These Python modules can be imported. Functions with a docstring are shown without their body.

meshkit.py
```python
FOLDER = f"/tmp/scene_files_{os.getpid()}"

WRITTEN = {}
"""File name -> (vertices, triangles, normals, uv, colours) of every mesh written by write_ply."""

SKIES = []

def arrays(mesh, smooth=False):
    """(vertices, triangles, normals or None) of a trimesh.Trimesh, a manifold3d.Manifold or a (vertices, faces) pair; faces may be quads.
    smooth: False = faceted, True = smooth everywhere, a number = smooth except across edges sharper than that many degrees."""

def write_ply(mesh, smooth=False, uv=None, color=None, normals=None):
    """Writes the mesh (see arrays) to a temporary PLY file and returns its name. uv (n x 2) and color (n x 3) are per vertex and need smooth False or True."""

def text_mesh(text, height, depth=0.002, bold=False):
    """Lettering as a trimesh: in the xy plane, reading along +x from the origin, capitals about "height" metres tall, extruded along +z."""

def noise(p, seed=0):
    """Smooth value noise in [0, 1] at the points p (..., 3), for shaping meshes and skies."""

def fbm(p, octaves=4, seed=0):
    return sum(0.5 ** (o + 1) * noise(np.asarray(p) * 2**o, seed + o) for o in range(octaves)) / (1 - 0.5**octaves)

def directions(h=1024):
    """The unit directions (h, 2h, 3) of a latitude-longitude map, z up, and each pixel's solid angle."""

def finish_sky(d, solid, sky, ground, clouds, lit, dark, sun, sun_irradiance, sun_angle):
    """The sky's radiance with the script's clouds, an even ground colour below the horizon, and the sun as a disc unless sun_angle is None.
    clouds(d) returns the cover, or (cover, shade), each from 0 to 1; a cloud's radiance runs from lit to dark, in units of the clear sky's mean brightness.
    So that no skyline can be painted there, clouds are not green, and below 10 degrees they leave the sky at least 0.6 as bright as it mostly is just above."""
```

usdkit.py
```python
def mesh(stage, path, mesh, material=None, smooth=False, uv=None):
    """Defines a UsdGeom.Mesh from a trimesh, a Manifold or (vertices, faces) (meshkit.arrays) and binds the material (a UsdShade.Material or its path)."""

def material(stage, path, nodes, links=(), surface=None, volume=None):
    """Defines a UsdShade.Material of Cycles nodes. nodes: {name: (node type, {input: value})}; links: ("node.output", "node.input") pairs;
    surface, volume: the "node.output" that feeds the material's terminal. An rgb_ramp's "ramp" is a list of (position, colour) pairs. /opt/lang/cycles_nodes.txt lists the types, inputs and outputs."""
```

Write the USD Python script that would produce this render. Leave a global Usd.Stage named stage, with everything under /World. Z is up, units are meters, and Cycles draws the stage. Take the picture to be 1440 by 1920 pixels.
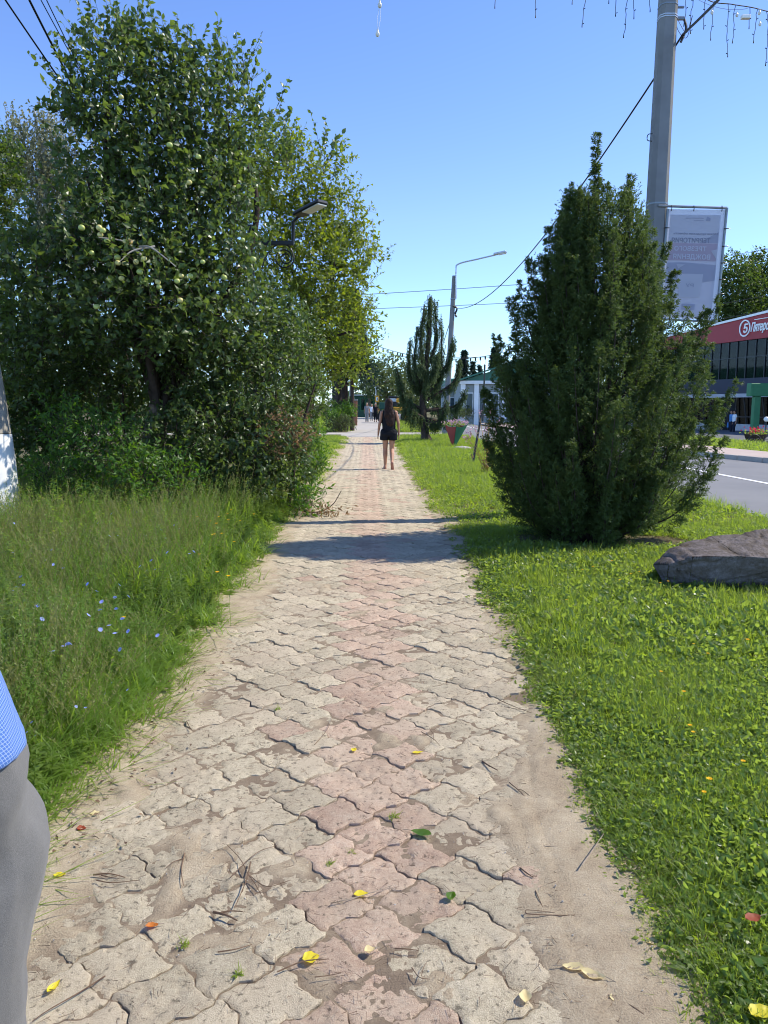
import math, random
import numpy as np
import trimesh, usdkit, meshkit
from manifold3d import Manifold
from scipy.spatial import Delaunay
from shapely.geometry import Polygon, Point
from shapely import contains_xy
from pxr import Usd, UsdGeom, UsdLux, UsdShade, Gf, Sdf, Vt

stage = Usd.Stage.CreateInMemory()
UsdGeom.SetStageUpAxis(stage, "Z")
UsdGeom.SetStageMetersPerUnit(stage, 1.0)
world = UsdGeom.Xform.Define(stage, "/World")
stage.SetDefaultPrim(world.GetPrim())
UsdGeom.Scope.Define(stage, "/World/Looks")
PI = math.pi
A = np.array

# ---------------------------------------------------------------- camera, sky, sun, exposure
EYE, PITCH, FOCAL = A([0.0, 0.0, 1.5]), math.radians(7.9), 1442.0
cam = UsdGeom.Camera.Define(stage, "/World/camera")
cam.AddTranslateOp().Set(Gf.Vec3d(*EYE))
cam.AddRotateXOp().Set(90 - math.degrees(PITCH))
cam.CreateHorizontalApertureAttr(36.0)
cam.CreateVerticalApertureAttr(48.0)
cam.CreateFocalLengthAttr(36.0 * FOCAL / 1440)
cam.CreateClippingRangeAttr(Gf.Vec2f(0.05, 3000))
cam.CreateExposureAttr(0.72)
SUN_EL, SUN_AZ = math.radians(48), math.radians(9.0)          # the sun stands to the right of the path
SUN = A([math.cos(SUN_EL) * math.cos(SUN_AZ), math.cos(SUN_EL) * math.sin(SUN_AZ), math.sin(SUN_EL)])
dome = UsdLux.DomeLight.Define(stage, "/World/sky")
skym = usdkit.material(stage, "/World/Looks/sky", {
    "s": ("sky_texture", {"sky_type": "single_scattering", "sun_disc": False, "sun_elevation": SUN_EL,
                          "sun_rotation": math.atan2(SUN[0], SUN[1]), "altitude": 200.0, "air_density": 1.0, "aerosol_density": 0.12, "ozone_density": 3.0}),
    "h": ("hsv", {"hue": 0.508, "saturation": 1.15, "value": 1.0}), "tc": ("texture_coordinate", {}), "x": ("separate_xyz", {}), "mr": ("map_range", {"from_min": 0.0, "from_max": 0.22, "to_min": 0.0, "to_max": 1.0, "clamp": True}),
    "ti": ("rgb_ramp", {"ramp": [(0.0, (0.66, 0.86, 1.22)), (0.35, (0.80, 0.93, 1.12)), (1.0, (1.06, 1.0, 1.06))]}), "mu": ("mix_color", {"blend_type": "multiply", "fac": 1.0, "use_clamp": False}),
    "b": ("background_shader", {"strength": 0.15})}, [("tc.generated", "x.vector"), ("x.z", "mr.value"), ("mr.result", "ti.fac"), ("s.color", "h.color"), ("h.color", "mu.a"), ("ti.color", "mu.b"), ("mu.result", "b.color")], surface="b.background")
UsdShade.MaterialBindingAPI.Apply(dome.GetPrim()).Bind(skym)
dome.GetPrim().SetCustomDataByKey("kind", "structure")
sun = UsdLux.DistantLight.Define(stage, "/World/sun")
sun.CreateNormalizeAttr(True)
sun.CreateIntensityAttr(1.05)
sun.CreateAngleAttr(0.5)
sun.CreateColorAttr(Gf.Vec3f(1.0, 0.94, 0.82))
sun.AddTransformOp().Set(Gf.Matrix4d().SetRotate(Gf.Rotation(Gf.Vec3d(0, 0, 1), Gf.Vec3d(*SUN))))

# ---------------------------------------------------------------- helpers
_fw, _up = A([0, math.cos(PITCH), -math.sin(PITCH)]), A([0, math.sin(PITCH), math.cos(PITCH)])
def ray(u, v):
    return _fw + (u - 720) / FOCAL * A([1.0, 0, 0]) - (v - 960) / FOCAL * _up
def at(u, v, y):
    """The point of the place seen at picture position u, v that stands y metres ahead."""
    d = ray(u, v); return EYE + d * (y / d[1])
def ground(u, v, z=0.0):
    d = ray(u, v); return EYE + d * ((z - EYE[2]) / d[2])
def unit(a):
    a = np.asarray(a, float); return a / (np.linalg.norm(a, axis=-1, keepdims=True) + 1e-12)
def sstep(a, b, x):
    t = np.clip((np.asarray(x, float) - a) / (b - a), 0, 1); return t * t * (3 - 2 * t)
def fbm(p, s=1.0, o=3, seed=0):
    return meshkit.fbm(np.asarray(p, float) * s, o, seed)

_taken = {}
def numbered(parent, name):
    k = (parent, name); n = _taken.get(k, -1) + 1; _taken[k] = n
    return f"{parent}/{name}" + (f"_{n:03d}" if n else "")
def where(parent):
    return "/World" if parent is None else str(parent.GetPath())
def tag(p, label=None, cat=None, group=None, kind=None):
    for k, v in (("label", label), ("category", cat), ("group", group), ("kind", kind)):
        if v: p.SetCustomDataByKey(k, v)
    return p
def obj(name, mesh, mat, parent=None, smooth=False, **kw):
    p = usdkit.mesh(stage, numbered(where(parent), name), mesh, M[mat], smooth).GetPrim()
    return tag(p, **kw)
def thing(name, label, cat, loc=(0, 0, 0), rz=0.0, group=None):
    x = UsdGeom.Xform.Define(stage, numbered("/World", name))
    x.AddTranslateOp().Set(Gf.Vec3d(*map(float, loc)))
    if rz: x.AddRotateZOp().Set(math.degrees(rz))
    return tag(x.GetPrim(), label, cat, group)
def dup(src, loc, rz=0.0, scale=1.0, label=None, group=None):
    was = src.GetCustomData()
    x = UsdGeom.Xform.Define(stage, numbered("/World", src.GetName().rstrip("0123456789").rstrip("_")))
    p = x.GetPrim()
    p.GetReferences().AddInternalReference(src.GetPath()); p.SetInstanceable(True)
    x.ClearXformOpOrder()
    x.AddTranslateOp().Set(Gf.Vec3d(*map(float, loc)))
    x.AddRotateZOp().Set(math.degrees(rz))
    if scale != 1.0: x.AddScaleOp().Set(Gf.Vec3f(scale, scale, scale))
    return tag(p, label or was.get("label"), was.get("category"), group or was.get("group"))

def cat(ms):
    ms = [m if isinstance(m, trimesh.Trimesh) else trimesh.Trimesh(*meshkit.arrays(m)[:2], process=False) for m in ms]
    vs, fs, n = [], [], 0
    for m in ms:
        vs.append(np.asarray(m.vertices)); fs.append(np.asarray(m.faces) + n); n += len(m.vertices)
    return trimesh.Trimesh(np.vstack(vs), np.vstack(fs), process=False)
def box(x0, x1, y0, y1, z0, z1, bevel=0.0):
    if bevel:
        c = [A([x0, y0, z0]) + bevel, A([x1, y1, z1]) - bevel]
        pts = []
        for i in np.ndindex(2, 2, 2):
            p = A([c[i[0]][0], c[i[1]][1], c[i[2]][2]])
            for k in range(3):
                q = p.copy(); q[k] += bevel * (1 if i[k] else -1); pts.append(q)
        return trimesh.convex.convex_hull(A(pts))
    m = trimesh.creation.box((x1 - x0, y1 - y0, z1 - z0)); m.apply_translation(((x0 + x1) / 2, (y0 + y1) / 2, (z0 + z1) / 2)); return m
def tube(pts, radii, sides=6, cap=True):
    p = np.asarray(pts, float); n = len(p)
    r = np.broadcast_to(np.asarray(radii, float), (n,))
    t = unit(np.gradient(p, axis=0))
    ref = A([0, 0, 1.0]) if abs(t[:, 2]).mean() < 0.85 else A([1.0, 0, 0])
    a = unit(np.cross(t, ref)); b = np.cross(t, a)
    ang = np.arange(sides) * 2 * PI / sides
    v = p[:, None] + r[:, None, None] * (np.cos(ang)[None, :, None] * a[:, None] + np.sin(ang)[None, :, None] * b[:, None])
    i, j = np.meshgrid(np.arange(n - 1), np.arange(sides), indexing="ij")
    q = np.stack([i * sides + j, i * sides + (j + 1) % sides, (i + 1) * sides + (j + 1) % sides, (i + 1) * sides + j], -1).reshape(-1, 4)
    f = np.vstack([q[:, [0, 2, 1]], q[:, [0, 3, 2]]])
    v = v.reshape(-1, 3)
    if cap:
        m = len(v); v = np.vstack([v, p[0], p[-1]]); k = np.arange(sides)
        f = np.vstack([f, np.stack([np.full(sides, m), k, (k + 1) % sides], 1), np.stack([np.full(sides, m + 1), (n - 1) * sides + (k + 1) % sides, (n - 1) * sides + k], 1)])
    return trimesh.Trimesh(v, f, process=False)
def curve(pts, n=12):
    """A smooth line through the points (Catmull-Rom)."""
    p = np.asarray(pts, float); p = np.vstack([2 * p[0] - p[1], p, 2 * p[-1] - p[-2]]); out = []
    for k in range(1, len(p) - 2):
        for t in np.linspace(0, 1, n, endpoint=False):
            a, b, c, d = p[k - 1:k + 3]
            out.append(0.5 * (2 * b + (c - a) * t + (2 * a - 5 * b + 4 * c - d) * t * t + (3 * b - a - 3 * c + d) * t ** 3))
    return A(out + [p[-2]])
def wire(a, b, sag, n=24):
    t = np.linspace(0, 1, n)[:, None]
    p = np.asarray(a) * (1 - t) + np.asarray(b) * t
    p[:, 2] -= (4 * sag * t * (1 - t))[:, 0]; return p
def sheet(poly, z, step=None):
    """A flat polygon of the ground (list of x, y) at height z (number or function of x, y)."""
    from shapely import constrained_delaunay_triangles
    pg = Polygon(poly)
    if step: pg = pg.segmentize(step)
    tri = constrained_delaunay_triangles(pg)
    v = A([list(g.exterior.coords)[:3] for g in tri.geoms]).reshape(-1, 2)
    f = np.arange(len(v)).reshape(-1, 3)
    a, b, c = v[f[:, 0]], v[f[:, 1]], v[f[:, 2]]
    flip = ((b - a)[:, 0] * (c - a)[:, 1] - (b - a)[:, 1] * (c - a)[:, 0]) < 0
    f[flip] = f[flip][:, ::-1]
    zz = np.full(len(v), z) if np.ndim(z) == 0 and not callable(z) else z(v[:, 0], v[:, 1])
    return trimesh.Trimesh(np.column_stack([v, zz]), f, process=True)
def hullsum(parts, refine=0.02, smooth=8):
    """One continuous body: each part is a list of (point, radius) whose spheres are hulled; the hulls are joined and smoothed."""
    ms = []
    for part in parts:
        ss = [Manifold.sphere(r, 20).translate(tuple(map(float, p))) if np.ndim(r) == 0 else Manifold.sphere(1.0, 20).scale(tuple(map(float, r))).translate(tuple(map(float, p))) for p, r in part]
        ms.append(Manifold.batch_hull(ss))
    from manifold3d import OpType
    m = Manifold.batch_boolean(ms, OpType.Add).refine_to_length(refine)
    v, f, _ = meshkit.arrays(m)
    t = trimesh.Trimesh(v, f, process=True)
    if smooth: trimesh.smoothing.filter_taubin(t, iterations=smooth)
    return t

# ---------------------------------------------------------------- materials
M = {}
def mat(name, nodes, links, surface="p.BSDF", volume=None):
    M[name] = usdkit.material(stage, f"/World/Looks/{name}", nodes, links, surface=surface, volume=volume)
def plain(name, col, rough=0.6, spec=0.4, metal=0.0, var=0.25, scale=6.0, bump=0.0, bscale=40.0, bdist=0.01, col2=None, coat=0.0):
    """A surface whose tone wanders a little (dirt, weather) with an optional fine relief."""
    c = A(col, float); c2 = A(col2, float) if col2 is not None else c * (1 - var)
    n = {"g": ("geometry", {}), "n": ("noise_texture", {"scale": scale, "detail": 5.0, "roughness": 0.6}),
         "r": ("rgb_ramp", {"ramp": [(0.3, tuple(c2)), (0.7, tuple(c))]}),
         "p": ("principled_bsdf", {"roughness": rough, "specular_ior_level": spec, "metallic": metal, "coat_weight": coat})}
    l = [("g.position", "n.vector"), ("n.fac", "r.fac"), ("r.color", "p.base_color")]
    if bump:
        n["n2"] = ("noise_texture", {"scale": bscale, "detail": 4.0, "roughness": 0.65}); n["b"] = ("bump", {"strength": bump, "distance": bdist})
        l += [("g.position", "n2.vector"), ("n2.fac", "b.height"), ("b.normal", "p.normal")]
    mat(name, n, l)
def leafy(name, ramp, trans=0.35, rough=0.45, spec=0.5, tv=2.4, patch=0.0):
    """Leaves: each leaf has its own tone out of the ramp, and lets some light through."""
    n = {"g": ("geometry", {}), "r": ("rgb_ramp", {"ramp": ramp}), "p": ("principled_bsdf", {"roughness": rough, "specular_ior_level": spec}),
         "h": ("hsv", {"hue": 0.48, "saturation": 1.15, "value": tv}), "t": ("translucent_bsdf", {}), "m": ("mix_closure", {"fac": trans})}
    l = [("r.color", "p.base_color"), ("r.color", "h.color"), ("h.color", "t.color"), ("p.BSDF", "m.closure1"), ("t.BSDF", "m.closure2")]
    if patch:
        n["n"] = ("noise_texture", {"scale": patch, "detail": 2.0}); n["mx"] = ("mix_float", {"fac": 0.5})
        l += [("g.position", "n.vector"), ("g.random_per_island", "mx.a"), ("n.fac", "mx.b"), ("mx.result", "r.fac")]
    else: l += [("g.random_per_island", "r.fac")]
    mat(name, n, l, surface="m.closure")

plain("concrete", (0.185, 0.185, 0.18), 0.85, 0.2, var=0.25, scale=3, bump=0.3, bscale=60, bdist=0.004)
plain("steel", (0.22, 0.24, 0.25), 0.4, 0.5, metal=0.6, var=0.2)
plain("galvanised", (0.5, 0.52, 0.53), 0.4, 0.5, metal=0.7, var=0.2)
plain("black_paint", (0.012, 0.013, 0.014), 0.4, 0.5, var=0.2)
plain("cable", (0.014, 0.014, 0.016), 0.6, 0.3, var=0.1)
plain("white_paint", (0.75, 0.75, 0.73), 0.55, 0.4, var=0.12)
plain("white_plastic", (0.7, 0.69, 0.64), 0.4, 0.5, var=0.1)
plain("clear_bulb", (0.62, 0.6, 0.52), 0.25, 0.6, var=0.2)
plain("red_paint", (0.30, 0.012, 0.02), 0.5, 0.4, var=0.15)
plain("planter_red", (0.22, 0.018, 0.014), 0.5, 0.4, var=0.2)
plain("planter_green", (0.012, 0.11, 0.055), 0.5, 0.4, var=0.2)
plain("green_paint", (0.03, 0.16, 0.06), 0.5, 0.4, var=0.2)
plain("navy_panel", (0.018, 0.022, 0.04), 0.5, 0.4, var=0.2)
plain("dark_frame", (0.012, 0.013, 0.016), 0.4, 0.5, var=0.1)
plain("pale_ledge", (0.42, 0.42, 0.43), 0.7, 0.3, var=0.2)
plain("dark_room", (0.03, 0.03, 0.033), 0.8, 0.2, var=0.3)
plain("curtain", (0.6, 0.6, 0.58), 0.9, 0.1, var=0.2, scale=3)
plain("pale_wall", (0.25, 0.275, 0.275), 0.8, 0.2, var=0.1, scale=1)
plain("roof_green", (0.045, 0.17, 0.11), 0.5, 0.4, var=0.2)
plain("yellow_paint", (0.55, 0.28, 0.02), 0.5, 0.4, var=0.2)
plain("truck_green", (0.01, 0.06, 0.035), 0.5, 0.4, var=0.2)
plain("brick_red", (0.26, 0.11, 0.06), 0.8, 0.2, var=0.3)
plain("rubber", (0.012, 0.012, 0.012), 0.8, 0.2, var=0.2)
plain("wood_yellow", (0.42, 0.24, 0.05), 0.6, 0.3, var=0.3)
plain("tent_cloth", (0.75, 0.76, 0.78), 0.8, 0.2, var=0.1)
plain("bark", (0.16, 0.12, 0.09), 0.9, 0.15, var=0.6, scale=14, bump=0.8, bscale=30, bdist=0.02)
plain("bark_pale", (0.36, 0.33, 0.28), 0.85, 0.2, var=0.4, scale=10)
plain("bark_dark", (0.07, 0.05, 0.04), 0.9, 0.15, var=0.5, scale=14, bump=0.6, bscale=30, bdist=0.02)
plain("birch_bark", (0.68, 0.66, 0.62), 0.8, 0.2, col2=(0.3, 0.28, 0.26), scale=4)
plain("twig_dry", (0.19, 0.12, 0.075), 0.85, 0.2, var=0.6, scale=30)
plain("twig_grey", (0.33, 0.27, 0.20), 0.85, 0.2, var=0.5, scale=30)
plain("stone_grey", (0.44, 0.41, 0.39), 0.9, 0.2, col2=(0.2, 0.18, 0.17), scale=7, bump=0.5, bscale=30, bdist=0.01)
plain("skin", (0.38, 0.19, 0.115), 0.5, 0.4, var=0.12, scale=9)
plain("hair", (0.04, 0.018, 0.011), 0.6, 0.2, col2=(0.012, 0.006, 0.005), scale=25)
plain("hair_fair", (0.33, 0.25, 0.16), 0.5, 0.4, var=0.4, scale=25)
plain("cloth_black", (0.008, 0.009, 0.013), 0.85, 0.2, var=0.3, bump=0.3, bscale=25)
plain("cloth_grey", (0.25, 0.25, 0.25), 0.9, 0.2, var=0.4, scale=30)
plain("cloth_white", (0.7, 0.72, 0.75), 0.9, 0.2, var=0.15)
plain("cloth_blue", (0.09, 0.24, 0.5), 0.9, 0.2, var=0.3)
plain("cloth_navy", (0.012, 0.014, 0.028), 0.9, 0.2, var=0.3)
plain("sandal", (0.30, 0.14, 0.10), 0.6, 0.3, var=0.3)
plain("soil_dark", (0.06, 0.04, 0.028), 0.95, 0.1, var=0.5, scale=20)
# soft trousers: a heathered grey weave
mat("trousers", {"g": ("geometry", {}), "n": ("noise_texture", {"scale": 420.0, "detail": 3.0}), "n1": ("noise_texture", {"scale": 6.0, "detail": 3.0}), "r": ("rgb_ramp", {"ramp": [(0.3, (0.095, 0.092, 0.088)), (0.7, (0.16, 0.155, 0.148))]}),
    "mf": ("mix_float", {"fac": 0.4}), "n2": ("noise_texture", {"scale": 700.0, "detail": 2.0}), "b": ("bump", {"strength": 0.6, "distance": 0.0015}), "p": ("principled_bsdf", {"roughness": 0.92, "specular_ior_level": 0.15, "sheen_weight": 0.15})},
    [("g.position", "n.vector"), ("g.position", "n1.vector"), ("n.fac", "mf.a"), ("n1.fac", "mf.b"), ("mf.result", "r.fac"), ("r.color", "p.base_color"), ("g.position", "n2.vector"), ("n2.fac", "b.height"), ("b.normal", "p.normal")])
# blue shirt with a fine white check, printed in the shirt's own space
mat("check_shirt", {"t": ("texture_coordinate", {}), "m": ("mapping", {"rotation": (0.25, 0.1, 0.2), "scale": (1.0, 1.0, 1.0)}), "s": ("separate_xyz", {}),
    "a": ("math", {"math_type": "multiply", "value2": 185.0}), "af": ("math", {"math_type": "fraction"}), "al": ("math", {"math_type": "less_than", "value2": 0.13}),
    "c": ("math", {"math_type": "multiply", "value2": 185.0}), "cf": ("math", {"math_type": "fraction"}), "cl": ("math", {"math_type": "less_than", "value2": 0.13}),
    "mx": ("math", {"math_type": "maximum"}), "k": ("mix_color", {"a": (0.048, 0.125, 0.37), "b": (0.33, 0.40, 0.56)}), "p": ("principled_bsdf", {"roughness": 0.85, "specular_ior_level": 0.2})},
    [("t.object", "m.vector"), ("m.vector", "s.vector"), ("s.z", "a.value1"), ("a.value", "af.value1"), ("af.value", "al.value1"), ("s.y", "c.value1"), ("c.value", "cf.value1"), ("cf.value", "cl.value1"),
     ("al.value", "mx.value1"), ("cl.value", "mx.value2"), ("mx.value", "k.fac"), ("k.result", "p.base_color")])
# window glass, banner cloth
mat("glass", {"f": ("fresnel", {"IOR": 1.4}), "t": ("transparent_bsdf", {"color": (0.55, 0.62, 0.66)}), "g": ("glossy_bsdf", {"color": (0.55, 0.58, 0.62), "roughness": 0.06}), "m": ("mix_closure", {})},
    [("f.fac", "m.fac"), ("t.BSDF", "m.closure1"), ("g.BSDF", "m.closure2")], surface="m.closure")
def clothy(name, col, trans=0.45):
    mat(name, {"d": ("diffuse_bsdf", {"color": col}), "t": ("translucent_bsdf", {"color": col}), "m": ("mix_closure", {"fac": trans})}, [("d.BSDF", "m.closure1"), ("t.BSDF", "m.closure2")], surface="m.closure")
clothy("banner_cloth", (0.58, 0.58, 0.64))
clothy("banner_margin", (0.68, 0.69, 0.75))
clothy("banner_pale", (0.64, 0.64, 0.69))
clothy("banner_dark", (0.47, 0.48, 0.57))
clothy("banner_rose", (0.54, 0.46, 0.53))
clothy("banner_print", (0.34, 0.35, 0.42))
# ground surfaces
def groundmat(name, ramp, scale, fine, bump=0.5, dist=0.01, rough=0.95, mixf=0.5):
    mat(name, {"g": ("geometry", {}), "n": ("noise_texture", {"scale": scale, "detail": 5.0, "roughness": 0.65}), "n2": ("noise_texture", {"scale": fine, "detail": 4.0, "roughness": 0.7}),
        "mf": ("mix_float", {"fac": mixf}), "r": ("rgb_ramp", {"ramp": ramp}), "b": ("bump", {"strength": bump, "distance": dist}), "p": ("principled_bsdf", {"roughness": rough, "specular_ior_level": 0.2})},
        [("g.position", "n.vector"), ("g.position", "n2.vector"), ("n.fac", "mf.a"), ("n2.fac", "mf.b"), ("mf.result", "r.fac"), ("r.color", "p.base_color"), ("n2.fac", "b.height"), ("b.normal", "p.normal")])
groundmat("earth", [(0.3, (0.075, 0.075, 0.03)), (0.5, (0.12, 0.10, 0.05)), (0.7, (0.08, 0.10, 0.025))], 1.2, 30, 0.6, 0.02)
groundmat("asphalt", [(0.3, (0.15, 0.15, 0.152)), (0.7, (0.215, 0.212, 0.21))], 0.6, 90, 0.4, 0.004, 0.85, 0.4)
groundmat("asphalt_dark", [(0.3, (0.10, 0.10, 0.105)), (0.7, (0.15, 0.15, 0.155))], 0.6, 60, 0.3, 0.004, 0.85)
groundmat("walk_pale", [(0.3, (0.33, 0.30, 0.26)), (0.7, (0.42, 0.39, 0.34))], 0.9, 40, 0.3, 0.004)
groundmat("walk_pink", [(0.3, (0.36, 0.27, 0.23)), (0.7, (0.45, 0.38, 0.33))], 1.5, 30, 0.3, 0.004)
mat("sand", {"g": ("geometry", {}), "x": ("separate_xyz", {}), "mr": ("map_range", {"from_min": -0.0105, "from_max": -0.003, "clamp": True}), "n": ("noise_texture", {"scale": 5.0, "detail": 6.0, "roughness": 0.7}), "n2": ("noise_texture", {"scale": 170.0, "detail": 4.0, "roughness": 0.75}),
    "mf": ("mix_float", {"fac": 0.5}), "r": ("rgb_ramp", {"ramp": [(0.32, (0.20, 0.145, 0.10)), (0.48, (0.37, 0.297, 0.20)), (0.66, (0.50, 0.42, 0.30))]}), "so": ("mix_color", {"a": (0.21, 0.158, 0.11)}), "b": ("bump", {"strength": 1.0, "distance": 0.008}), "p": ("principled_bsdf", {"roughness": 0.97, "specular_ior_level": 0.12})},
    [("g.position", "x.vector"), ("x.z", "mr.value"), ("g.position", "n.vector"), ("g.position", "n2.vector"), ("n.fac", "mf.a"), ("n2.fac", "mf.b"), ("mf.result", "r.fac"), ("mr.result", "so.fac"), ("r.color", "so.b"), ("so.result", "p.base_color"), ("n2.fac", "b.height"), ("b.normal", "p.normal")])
groundmat("kerb_grey", [(0.3, (0.25, 0.23, 0.21)), (0.7, (0.36, 0.33, 0.29))], 3, 50, 0.3, 0.004)
groundmat("paint_line", [(0.25, (0.45, 0.45, 0.44)), (0.5, (0.72, 0.72, 0.70))], 8, 60, 0.2, 0.003)
def pavermat(name, dark, mid, pale, seed):
    """Old pressed-concrete paver: sandy film over the aggregate, pits and a fine crumbly relief."""
    mat(name, {"g": ("geometry", {}), "mp": ("mapping", {"location": (seed * 3.1, seed * 1.7, 0.0)}),
        "n": ("noise_texture", {"scale": 9.0, "detail": 5.0, "roughness": 0.7}), "n2": ("noise_texture", {"scale": 75.0, "detail": 5.0, "roughness": 0.75}), "n3": ("noise_texture", {"scale": 330.0, "detail": 3.0, "roughness": 0.7}),
        "mf": ("mix_float", {"fac": 0.5}), "mg": ("mix_float", {"fac": 0.45}), "r": ("rgb_ramp", {"ramp": [(0.36, dark), (0.48, mid), (0.60, pale)]}),
        "n4": ("noise_texture", {"scale": 46.0, "detail": 4.0, "roughness": 0.65}), "pit": ("map_range", {"from_min": 0.34, "from_max": 0.43, "to_min": 0.42, "to_max": 1.0, "clamp": True}), "n5": ("noise_texture", {"scale": 2.2, "detail": 4.0}), "film": ("map_range", {"from_min": 0.42, "from_max": 0.66, "to_min": 0.0, "to_max": 0.55, "clamp": True}),
        "fm": ("mix_color", {"b": (0.46, 0.37, 0.265)}), "pm": ("mix_color", {"blend_type": "multiply", "fac": 1.0}), "bh": ("mix_float", {"fac": 0.45}), "b": ("bump", {"strength": 1.0, "distance": 0.012}), "p": ("principled_bsdf", {"roughness": 0.95, "specular_ior_level": 0.15})},
        [("g.position", "mp.vector"), ("mp.vector", "n.vector"), ("mp.vector", "n2.vector"), ("mp.vector", "n3.vector"), ("n.fac", "mf.a"), ("n2.fac", "mf.b"), ("mf.result", "mg.a"), ("n3.fac", "mg.b"), ("mg.result", "r.fac"),
         ("g.position", "n4.vector"), ("n4.fac", "pit.value"), ("g.position", "n5.vector"), ("n5.fac", "film.value"), ("film.result", "fm.fac"), ("r.color", "fm.a"), ("fm.result", "pm.a"), ("pit.result", "pm.b"), ("pm.result", "p.base_color"), ("n2.fac", "bh.a"), ("n3.fac", "bh.b"), ("bh.result", "b.height"), ("b.normal", "p.normal")])
for k, (a, b) in enumerate(((1.0, 0.0), (0.88, 0.01), (1.08, 0.0))):
    pavermat(f"paver_grey_{'abc'[k]}", tuple(A((0.22, 0.18, 0.13)) * a), tuple(A((0.425, 0.36, 0.25)) * a), tuple(A((0.575, 0.50, 0.36)) * a), k + 1)
    pavermat(f"paver_pink_{'abc'[k]}", tuple(A((0.24, 0.165, 0.125)) * a), tuple(A((0.45, 0.315, 0.225)) * a), tuple(A((0.56, 0.45, 0.335)) * a), k + 5)
# foliage
leafy("leaf_apple", [(0.0, (0.062, 0.098, 0.025)), (0.4, (0.119, 0.160, 0.038)), (0.75, (0.179, 0.216, 0.054)), (1.0, (0.286, 0.299, 0.087))], 0.38, 0.36, 0.45, 2.9)
leafy("leaf_shrub", [(0.0, (0.053, 0.087, 0.022)), (0.5, (0.110, 0.150, 0.033)), (0.85, (0.177, 0.209, 0.043)), (1.0, (0.265, 0.287, 0.055))], 0.38, 0.36, 0.45, 2.9)
leafy("leaf_fresh", [(0.0, (0.06, 0.13, 0.02)), (0.6, (0.10, 0.20, 0.03)), (1.0, (0.17, 0.27, 0.05))], 0.45, 0.45, 0.4)
leafy("leaf_yellowing", [(0.0, (0.112, 0.153, 0.026)), (0.35, (0.242, 0.256, 0.039)), (0.75, (0.448, 0.393, 0.067)), (0.93, (0.708, 0.530, 0.119)), (1.0, (0.559, 0.205, 0.052))], 0.5, 0.42, 0.4, 2.6)
leafy("leaf_linden", [(0.0, (0.043, 0.073, 0.015)), (0.5, (0.094, 0.132, 0.023)), (1.0, (0.173, 0.198, 0.043))], 0.42, 0.45, 0.4, 2.6)
leafy("leaf_birch", [(0.0, (0.138, 0.149, 0.080)), (0.5, (0.230, 0.237, 0.130)), (1.0, (0.391, 0.363, 0.240))], 0.4, 0.4, 0.5, 2.0)
leafy("leaf_far", [(0.0, (0.055, 0.079, 0.027)), (0.5, (0.099, 0.126, 0.041)), (1.0, (0.165, 0.179, 0.063))], 0.4, 0.5, 0.3, 2.4)
leafy("leaf_dry", [(0.0, (0.20, 0.14, 0.07)), (0.5, (0.38, 0.30, 0.17)), (1.0, (0.52, 0.44, 0.28))], 0.3, 0.6, 0.3)
leafy("needle_juniper", [(0.0, (0.060, 0.094, 0.025)), (0.35, (0.130, 0.172, 0.040)), (0.7, (0.230, 0.264, 0.060)), (1.0, (0.370, 0.372, 0.100))], 0.28, 0.55, 0.3, 2.6)
leafy("needle_weeping", [(0.0, (0.057, 0.086, 0.036)), (0.5, (0.161, 0.181, 0.070)), (1.0, (0.302, 0.293, 0.127))], 0.38, 0.6, 0.25, 2.4)
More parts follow.
